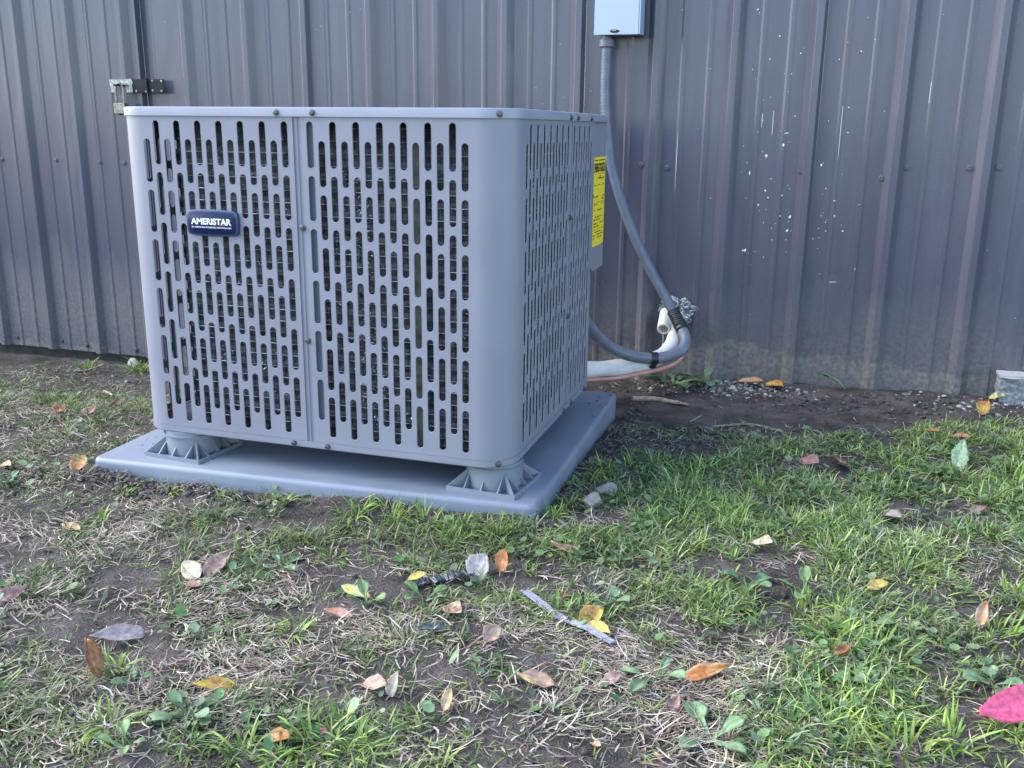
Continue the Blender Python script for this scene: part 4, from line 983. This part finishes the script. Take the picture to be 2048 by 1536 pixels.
# a few long bright blades standing against the pad and in the lawn
def big_tuft(cx, cy, n, L0, spread, cols):
    a = rs.uniform(0, 6.28, n); q = np.sqrt(rs.rand(n)) * spread
    x = cx + q * np.cos(a); y = cy + q * np.sin(a); m = keep(x, y, .05); x, y, a = x[m], y[m], a[m]; n = len(x)
    return blades(x, y, a + rs.normal(0, .5, n), L0 * rs.uniform(.35, .92, n), rs.uniform(.09, .19, n), np.clip(rs.normal(.72, .36, n), .03, 1.4), rs.uniform(.1, .5, n), rs.normal(0, .12, n), palette(rs, n, cols, [1] * len(cols)), 4)
BR = [(.25, .38, .07), (.34, .47, .11), (.19, .29, .07)]
tuf = [(31.5, -31.0, 46, 3.2, 1.6), (28.0, -33, 22, 3.0, 1.2), (33.5, -31.5, 30, 2.6, 1.0), (20.5, -33.5, 26, 2.6, .9), (12, -33, 20, 3.0, .8), (17, -28.7, 30, 2.2, .8), (57.5, -11.5, 46, 3.0, 1.1), (60, -13, 50, 3.2, 1.3), (55.3, -8.5, 40, 2.8, 1.0),
       (63, -20.5, 46, 3.0, 1.2), (60.5, -22, 46, 3.0, 1.3), (58, -19, 30, 2.6, 1.0), (66, -18.5, 30, 2.6, 1.0), (57, 1, 46, 2.8, 1.1), (54, 3.5, 36, 2.6, 1.0), (73, 22, 60, 4.2, 1.5), (70, 17, 40, 3.6, 1.3), (63, 24, 46, 3.0, 1.4), (51, 14, 40, 2.8, 1.2),
       (20.5, -4.2, 26, 3.0, .9), (23.5, -3.9, 30, 3.2, .9), (26.5, -3.9, 34, 2.8, 1.0), (29.5, -4.2, 40, 2.6, 1.0), (32.5, -3.9, 34, 2.6, 1.0), (13.5, -4.0, 12, 2.8, .5), (8, -4.6, 14, 1.8, .5), (3.2, -5.0, 16, 1.8, .5), (-1, -5.6, 16, 1.8, .6), (35.6, 0.5, 26, 2.8, .8), (36.0, 4.5, 24, 2.6, .8), (36.3, 9.5, 24, 2.4, .9), (36.5, 15, 20, 2.0, .9),
       (-43.5, 50.5, 50, 4.6, 1.4), (-45.5, 50.8, 30, 3.6, 1.2), (-54, 50.5, 36, 3.6, 1.6), (-28, 17, 40, 2.8, 1.6), (-23, 14, 40, 2.6, 1.5), (24.5, -21.5, 34, 2.0, .9), (22, -11.5, 34, 1.9, 1.0), (15, -13, 26, 1.8, .9), (1, -11, 24, 1.8, 1.0), (67, -8, 40, 2.8, 1.4), (69, -3, 40, 2.8, 1.4), (65, 2, 36, 2.6, 1.3), (47, 7, 36, 2.4, 1.2), (41, 14, 30, 2.2, 1.2)]
VB = [big_tuft(*t, BR) for t in tuf]
# short sparse growth everywhere
x, y = scatter(150000, lambda x, y: .34 * (d_green(x, y) + .45 * (1 - bare(x, y)))); N = len(x)
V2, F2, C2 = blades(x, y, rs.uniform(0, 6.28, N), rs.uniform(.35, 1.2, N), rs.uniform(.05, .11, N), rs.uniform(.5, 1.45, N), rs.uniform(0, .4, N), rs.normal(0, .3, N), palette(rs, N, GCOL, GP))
def merge(parts):
    off = 0; Vs, Fs, Cs = [], [], []
    for v, f_, c in parts: Vs.append(v); Fs.append(f_ + off); Cs.append(c); off += len(v)
    return np.concatenate(Vs), np.concatenate(Fs), np.concatenate(Cs)
V, F, C = merge([(V1, F1, C1), (V2, F2, C2)] + VB)
tag(link('grass', np_mesh('grass', V, F, C), MATS['grass_blade']), 'patchy green grass growing in the soil', None, None, 'stuff')
# dead straw lying flat
DCOL = [(.48, .38, .30), (.60, .51, .42), (.37, .29, .22), (.70, .62, .53), (.31, .29, .20), (.23, .18, .15)]
x, y = scatter(420000, lambda x, y: .50 * d_dead(x, y)); N = len(x); L_ = rs.uniform(.4, 1.9, N)
flow = fbm(x / 3.2, y / 3.2, 15, 2) * 9.0
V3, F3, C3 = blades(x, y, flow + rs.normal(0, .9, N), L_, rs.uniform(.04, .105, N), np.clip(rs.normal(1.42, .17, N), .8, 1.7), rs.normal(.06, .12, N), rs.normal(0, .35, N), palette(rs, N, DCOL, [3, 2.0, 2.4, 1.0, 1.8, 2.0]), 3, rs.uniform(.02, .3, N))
print('straw', N)
tag(link('dead_grass', np_mesh('dead_grass', V3, F3, C3), MATS['dry_grass']), 'dead straw coloured grass matted on the soil', None, None, 'stuff')
# small round leaves of clover and creeping weeds
x, y = scatter(70000, lambda x, y: .42 * np.clip(fbm(x / 6., y / 6., 33, 2) - .40, 0, 1) * 3 * (d_green(x, y) + .08)); N = len(x)
n = 7; aa = np.linspace(0, 2 * np.pi, n, endpoint=False); r_ = rs.uniform(.14, .42, N); nrm = np.stack([rs.normal(0, .35, N), rs.normal(-.1, .35, N)], -1); h = rs.uniform(.15, .8, N)
dx = np.cos(aa)[None] * r_[:, None]; dy = np.sin(aa)[None] * r_[:, None] * rs.uniform(.55, 1, N)[:, None]
ra = rs.uniform(0, 6.28, N)[:, None]; ex = dx * np.cos(ra) - dy * np.sin(ra); ey = dx * np.sin(ra) + dy * np.cos(ra)
ez = ex * nrm[:, :1] + ey * nrm[:, 1:]
vx = np.concatenate([x[:, None] + ex, x[:, None]], 1); vy = np.concatenate([y[:, None] + ey, y[:, None]], 1)
vz = np.concatenate([ez, -.25 * r_[:, None]], 1) + (GZ(x, y) + h)[:, None]
V4 = np.stack([vx * U, vy * U, (vz + Z0) * U], -1).reshape(-1, 3); n1 = n + 1
T = np.array([(k, (k + 1) % n, n) for k in range(n)]); F4 = (T[None] + (np.arange(N) * n1)[:, None, None]).reshape(-1, 3)
C4 = np.repeat(palette(rs, N, [(.10, .19, .06), (.15, .25, .10), (.20, .28, .15), (.08, .13, .07)], [3, 3, 2, 2]), n1, axis=0)
tag(link('clover', np_mesh('clover', V4, F4, C4), MATS['weed_leaf']), 'small round clover like leaves among the grass', None, None, 'stuff')
print('clover', N)

# ---------------------------------------------------------------- leaves and weeds
LC = dict(yt=(.46, .33, .14), tan=(.40, .29, .20), cream=(.46, .42, .31), pinkbr=(.37, .22, .19), redbr=(.20, .08, .075), purple=(.36, .29, .285), brown=(.20, .10, .055), orange=(.50, .22, .08), yellow=(.62, .45, .06), pink=(.56, .30, .27),
          palegreen=(.32, .42, .24), palepink=(.68, .54, .52), rust=(.40, .13, .03), darkgreen=(.075, .105, .09), greygreen=(.16, .21, .17), greytan=(.34, .29, .27), brick=(.42, .17, .15), magenta=(.82, .12, .24))
def leaf_mesh(name, base, az, L_, wr, c1, c2, curl, seed, tilt=0.0, serr=.04, vein=.8, shape=1.0, spots=.5, petiole=0.0, droop=0.0, rollang=0.0):
    """base world column coords (x,y,z); leaf grows along az"""
    rr = random.Random(seed); nu, nv = 22, 9; v = []; c = []; sd_ = rr.uniform(0, 99)
    ca, sa = math.cos(az), math.sin(az); twist = rr.uniform(-.25, .25)
    cc1, cc2 = np.array(c1), np.array(c2)
    x_ = 0.0; z_ = 0.0; ang = tilt; line = []
    for i in range(nu + 1):
        line.append((x_, z_, ang)); x_ += L_ / nu * math.cos(ang); z_ += L_ / nu * math.sin(ang)
        ang += curl * rr.uniform(.4, 1.2) / nu * 1.1 - droop / nu
    for i in range(nu + 1):
        t = i / nu
        wd = max(.012 * L_, wr * L_ * .5 * (t ** .62 * (1 - t) ** .85 * 2.05))
        if petiole and t < petiole: wd = .035 * L_ * (1 + .5 * t / petiole)
        elif petiole: tt = (t - petiole) / (1 - petiole); wd = max(.03 * L_, wr * L_ * .5 * tt ** .75 * (1 - tt) ** .55 * 2.0)
        wd *= 1 + serr * .5 * (1 if i % 2 else -1) + serr * rr.uniform(-1, 1) + .22 * (float(vnoise(t * 4 + sd_, 3.3, seed + 5)) - .5)
        for j in range(nv):
            s_ = (j - (nv - 1) / 2) / ((nv - 1) / 2)
            fold = abs(s_) ** 1.3 * wd * (.28 + curl * .45) + curl * .12 * L_ * s_ * math.sin(t * 3 + sd_)
            wob = .085 * L_ * (float(vnoise(t * 5 + sd_, s_ * 2.5 + sd_, seed)) - .5)
            px, py, pz = line[i][0] - fold * math.sin(line[i][2]), s_ * wd, line[i][1] + fold * math.cos(line[i][2]) + wob
            py, pz = py * math.cos(twist * t) - .0, pz + py * math.sin(twist * t) * .6
            if rollang: py, pz = py * math.cos(rollang), pz + py * math.sin(rollang)
            v.append(P(base[0] + px * ca - py * sa, base[1] + px * sa + py * ca, base[2] + pz))
            k = float(fbm(t * 3.2 + sd_, s_ * 1.6 + sd_ * 2, seed + 3, 3)); k = min(1, max(0, (k - .38) * 3.2))
            q = cc1 * (1 - k) + cc2 * k
            if abs(s_) < .01: q = q * (1 + .35 * vein)
            sp = float(vnoise(t * 14 + sd_, s_ * 7 - sd_, seed + 9))
            if sp > .80: q = q * (1 - spots * (sp - .80) * 4)
            if abs(abs(s_) - 1) < .01: q = q * .82
            c.append(q)
    f_ = [(i * nv + j, i * nv + j + 1, (i + 1) * nv + j + 1, (i + 1) * nv + j) for i in range(nu) for j in range(nv - 1)]
    me = bpy.data.meshes.new(name); me.from_pydata(v, [], f_); me.update()
    at = me.color_attributes.new('Col', 'FLOAT_COLOR', 'POINT'); ar = np.ones((len(v), 4), np.float32); ar[:, :3] = np.clip(c, 0, 1); at.data.foreach_set('color', ar.ravel())
    return me
def solid(o, th):
    m_ = o.modifiers.new('thickness', 'SOLIDIFY'); m_.thickness = th; return o
LEAVES=[
 ('yellow tan fallen leaf on bare soil left of the pad',0.57,-12.85,1.88,3.13,0.62,'yt','tan',0.20),
 ('pale cream oval leaf beside a long brown leaf',14.98,-17.77,2.44,2.70,0.75,'cream','tan',0.15),
 ('long pinkish brown leaf next to the pale cream leaf',15.21,-17.39,3.87,1.60,0.42,'pinkbr','tan',0.20),
 ('flat reddish brown leaf lying just below the cream leaf',14.44,-18.48,1.79,-0.14,0.60,'redbr','pinkbr',0.10),
 ('pinkish brown leaf cut by the left edge of the photo',4.62,-25.11,2.25,1.15,0.50,'pinkbr','redbr',0.15),
 ('long purple grey leaf on dark mud at lower left',16.12,-24.98,3.46,-2.35,0.46,'purple','purple',0.20),
 ('brown curled leaf standing up by the purple grey leaf',16.85,-29.88,3.51,2.74,0.50,'brown','orange',0.90),
 ('bright yellow leaf lying flat at lower left',24.76,-28.23,2.54,-2.63,0.42,'yellow','orange',0.25),
 ('orange pink leaf on mud left of the weed cluster',27.33,-18.82,2.13,-2.98,0.42,'orange','pink',0.20),
 ('pale yellow green leaf pointing at the weed cluster',27.34,-16.25,2.50,3.02,0.42,'palegreen','yellow',0.20),
 ('small yellow leaf at the left end of the torn black plastic',28.85,-13.31,1.54,0.72,0.60,'yellow','yt',0.25),
 ('pale pink leaf at the right end of the black plastic',32.81,-11.33,3.18,1.49,0.75,'palepink','cream',0.40),
 ('orange brown upright leaf right of the pale pink leaf',34.33,-9.36,2.52,1.53,0.75,'rust','orange',0.50),
 ('narrow brown leaf in the grass below the riser',40.04,-5.38,3.38,-3.14,0.22,'brown','tan',0.30),
 ('tan brown leaf above the dark grey green leaf',32.59,-15.80,2.12,-0.58,0.62,'tan','brown',0.30),
 ('dark grey green leaf on its side near the middle',33.71,-18.23,2.38,-2.27,0.42,'darkgreen','greygreen',0.30),
 ('small crumpled tan leaf below the dark grey green leaf',36.62,-19.34,1.71,1.13,0.75,'tan','pinkbr',0.90),
 ('pinkish tan curled leaf in dry grass at lower middle',31.42,-25.90,2.04,-0.16,0.55,'pinkbr','tan',0.60),
 ('pale tan upturned leaf right of the pinkish tan leaf',33.36,-26.35,2.18,1.14,0.60,'tan','cream',0.60),
 ('yellowish tan leaf below the upturned pale leaf',36.82,-26.77,1.75,1.31,0.70,'yt','tan',0.40),
 ('orange brown leaf beside the big grass tuft at bottom',28.71,-31.40,1.86,-0.23,0.60,'orange','rust',0.40),
 ('small dark red leaf right of the big grass tuft',30.96,-30.31,1.25,-0.09,0.40,'redbr','redbr',0.40),
 ('large yellow tan blotched leaf at bottom middle',41.93,-22.50,2.49,-3.01,0.55,'yt','pinkbr',0.30),
 ('pinkish brown leaf left of the tall weed',44.48,-21.48,1.54,0.90,0.60,'pinkbr','tan',0.40),
 ('orange and yellow leaf crossing the grey strip',41.55,-14.75,2.50,1.04,0.60,'orange','yellow',0.30),
 ('yellow leaf half under the lower end of the grey strip',41.94,-14.74,2.37,-0.57,0.50,'yt','yellow',0.15),
 ('long tan orange leaf right of the tall weed',48.67,-19.30,3.10,0.46,0.32,'yt','rust',0.25),
 ('pale tan curled leaf in green grass right of centre',51.09,0.04,2.41,-0.51,0.55,'cream','tan',0.80),
 ('small bright yellow leaf in the green grass at right',59.43,-4.74,1.75,0.57,0.60,'yellow','yt',0.20),
 ('grey tan leaf in the middle of the green grass',61.34,10.67,2.55,-0.99,0.55,'greytan','tan',0.20),
 ('dull red leaf near the right edge in the green grass',68.36,13.39,1.87,0.62,0.50,'redbr','pinkbr',0.20),
 ('large pinkish red leaf of a pair on the bare patch',54.37,21.65,2.71,-0.78,0.65,'brick','pinkbr',0.25),
 ('small pinkish red leaf of a pair on the bare patch',57.77,22.96,2.92,-1.43,0.75,'brick','pinkbr',0.30),
 ('orange red leaf at the edge of the grass at right',69.14,34.80,2.30,-0.56,0.60,'brick','orange',0.30),
 ('narrow brown leaf left of the orange red leaf',66.53,35.99,2.15,-0.53,0.40,'brown','orange',0.40),
 ('orange tan leaf lying in gravel at the wall foot',46.09,54.47,4.34,-0.57,0.50,'orange','tan',0.40),
 ('bright yellow leaf lying in gravel at the wall foot',49.71,52.81,3.81,-0.92,0.50,'yellow','orange',0.20),
 ('yellow green leaf in front of the concrete block',75.58,59.59,2.65,-0.98,0.60,'yellow','palegreen',0.50),
 ('tall bright pink leaf cut by the right edge',64.72,-17.63,5.24,0.79,0.55,'magenta','magenta',0.30),
 ('orange tan upright leaf in the grass at right',65.98,-7.93,2.40,1.13,0.50,'orange','tan',0.40),
 ('rusty brown leaf under the weed at right',57.09,-14.14,1.57,0.52,0.40,'rust','brown',0.50),
 ('small orange leaf on the bare soil at right',73.34,44.57,3.73,1.20,0.50,'orange','yellow',0.30),
 ('small tan leaf in the grass near the shed door',-23.67,11.37,2.52,1.91,0.60,'tan','orange',0.20),
 ('pink leaf in the grass near the shed door',-20.42,11.72,2.44,1.56,0.50,'pink','pinkbr',0.30),
 ('curled brown leaf beside the left of the pad',-21.48,17.02,2.43,0.96,0.35,'brown','tan',0.70),
 ('small tan leaf at the left edge of the photo',-16.64,-3.34,1.82,-0.21,0.50,'tan','orange',0.20),
 ('small yellow tan leaf left of the pad corner',-7.08,-4.65,3.32,1.95,0.50,'yt','orange',0.20),
 ('small reddish brown leaf above the grey strip',39.33,-11.94,1.26,0.87,0.50,'redbr','brown',0.30),
 ('red brown curled leaf by the weed at bottom right',48.49,-22.82,1.50,1.26,0.60,'redbr','pinkbr',0.70),
 ('small tan brown leaf at the bottom edge',45.14,-27.00,0.72,-0.61,0.60,'rust','tan',0.40),
 ('pale green jagged leaf in the grass at right',68.53,23.99,9.26,1.30,0.45,'palegreen','palegreen',0.20),
]

def dull(c, lb):
    if 'bright' in lb or 'purple grey leaf on' in lb: return c
    g_ = sum(c) / 3; return tuple(1.12 * (g_ + (q - g_) * .95) for q in c)
for i, (lb, x, y, L_, az, wr, c1, c2, cu) in enumerate(LEAVES):
    if y > 53.2: y = 53.0 - .2 * (i % 3); az = az if abs(az) < 1 else -.5
    L_ = min(L_, 5.3) * .92; tilt = .1
    if 'upright' in lb or 'standing' in lb or 'upturned' in lb: tilt = .75; L_ *= .75
    if 'jagged' in lb: L_, tilt = 3.6, .6
    if 'bright pink' in lb: x, y, az, L_, tilt = 69.6, -16.6, -2.62, 6.2, -.08
    z = max(float(GZ(x + L_ * k_ * math.cos(az), y + L_ * k_ * math.sin(az))) for k_ in (0, .35, .7)) + .18 + (.2 if x > 50 else .0) + (.8 if 'bright pink' in lb else 0)
    t = thing('fallen_leaf', lb, 'leaf', P(x, y, z), 'fallen leaves on the ground')
    solid(link('blade', leaf_mesh('blade', (x, y, z), az, L_, wr * (1.0 if lb.startswith('pale pink') else (.85 if 'bright pink' in lb else 1.2)), dull(LC[c1], lb), dull(LC[c2], lb), cu, 100 + i, tilt, .12 if 'jagged' in lb else (.012 if 'bright pink' in lb else .05), spots=.1 if 'bright pink' in lb else .5, rollang=(-.95 if 'bright pink' in lb else -(.2 + .4 * ((i * 37) % 10) / 10)) * (1 if -math.sin(az) * .4 - math.cos(az) * .9 > 0 else -1)), MATS['leaf'], t, 180), .0004)
    sx, sy = x - .45 * L_ * .5 * math.cos(az + .3), y - .45 * L_ * .5 * math.sin(az + .3)
    MB().tube([P(x + .04 * math.cos(az), y + .04 * math.sin(az), z + .01), P((x + sx) / 2, (y + sy) / 2, z - .05), P(sx, sy, max(z - .2, float(GZ(sx, sy)) + .1))], [.055 * U, .045 * U, .035 * U], 6).build('stem', MATS['stick_wood'], t, 60)
for i, (x, y, L_, az, lb) in enumerate(((-1.2, .9, 2.2, .5, 'brown leaf caught behind the lowest slots at the left corner'), (5.8, .75, 2.4, .2, 'tan leaf caught behind the lowest slots left of the seam'))):
    t = thing('fallen_leaf', lb, 'leaf', P(x, y, -.4), 'fallen leaves on the ground')
    solid(link('blade', leaf_mesh('blade', (x, y, -.4), az, L_, .5, LC['rust' if i == 0 else 'tan'], LC['brown'], .6, 300 + i, .75), MATS['leaf'], t, 180), .0004)
WEEDS=[
 ('leafy green weed growing under the copper pipe by the wall',37.99,51.71),
 ('dusty green weed right of the copper pipe by the wall',41.77,52.25),
 ('single round leaf weed leaning on the wall foot',59.28,53.74),
 ('broad leaved weed left of the black plastic',27.58,-17.11),
 ('oval leaved weed below the black plastic',30.94,-15.27),
 ('grey green broad weed above the grey strip',42.71,-11.68),
 ('broad weed beside bare soil in the right grass',51.53,-6.77),
 ('bright leaved weed in the middle of the right grass',55.36,-6.60),
 ('large leaved weed left of the yellow leaf',58.80,-10.14),
 ('low weed over the rusty leaf at right',58.57,-12.50),
 ('tall narrow weed in dry grass at bottom',47.20,-19.62),
 ('big broad weed with upright leaves at bottom',50.87,-24.27),
 ('round leaved weed near the right edge',65.87,-14.40),
 ('small pale weed beside the bright yellow leaf',23.91,-31.52),
 ('dark green weed left of the bright yellow leaf',19.12,-29.71),
 ('pale weed on mud right of the brown pink leaf',19.47,-14.21),
 ('small weed at bottom left corner',22.63,-34.89),
 ('low leafy weed at the left edge',-12.16,-6.85),
]

WS = {0: (6, 4.4, .5, 1), 1: (5, 3.6, .5, 2), 2: (1, 4.4, .35, 1), 3: (4, 2.0, .5, 0), 4: (4, 1.9, .45, 0), 5: (4, 2.0, .6, 2), 6: (5, 2.3, .5, 2), 7: (4, 2.1, .45, 0), 8: (4, 2.4, .55, 2), 9: (4, 1.8, .55, 2), 10: (4, 2.8, .34, 2), 11: (4, 3.0, .52, 2), 12: (4, 2.2, .7, 2), 13: (5, 2.0, .5, 2), 14: (4, 1.5, .6, 1), 15: (4, 2.0, .5, 2), 16: (4, 1.8, .5, 0), 17: (4, 2.2, .5, 0)}
WC = [((.15, .25, .09), (.21, .31, .13)), ((.11, .19, .08), (.15, .25, .11)), ((.17, .275, .13), (.23, .33, .18))]
for i, (lb, x, y) in enumerate(WEEDS):
    y = min(y, 53.2); n, L_, wr, ci = WS[i]; rr = random.Random(500 + i); z = float(GZ(x, y))
    t = thing('broadleaf_weed', lb, 'weed', P(x, y, z), 'broad leaved weeds among the grass')
    a0 = rr.uniform(0, 6.28)
    for k in range(n):
        az = a0 + 6.28 * k / n + rr.uniform(-.4, .4)
        if i == 2: az = 2.9
        solid(link('leaf', leaf_mesh('leaf', (x, y, z + .05), az, L_ * rr.uniform(.6, 1.1), wr, WC[ci][0], WC[ci][1], .25, 600 + i * 10 + k, rr.uniform(.35, .95), .03, .6, 1.0, .2, .42 if i != 2 else .72, rr.uniform(.5, 1.1)), MATS['weed_leaf'], t, 180), .0004)
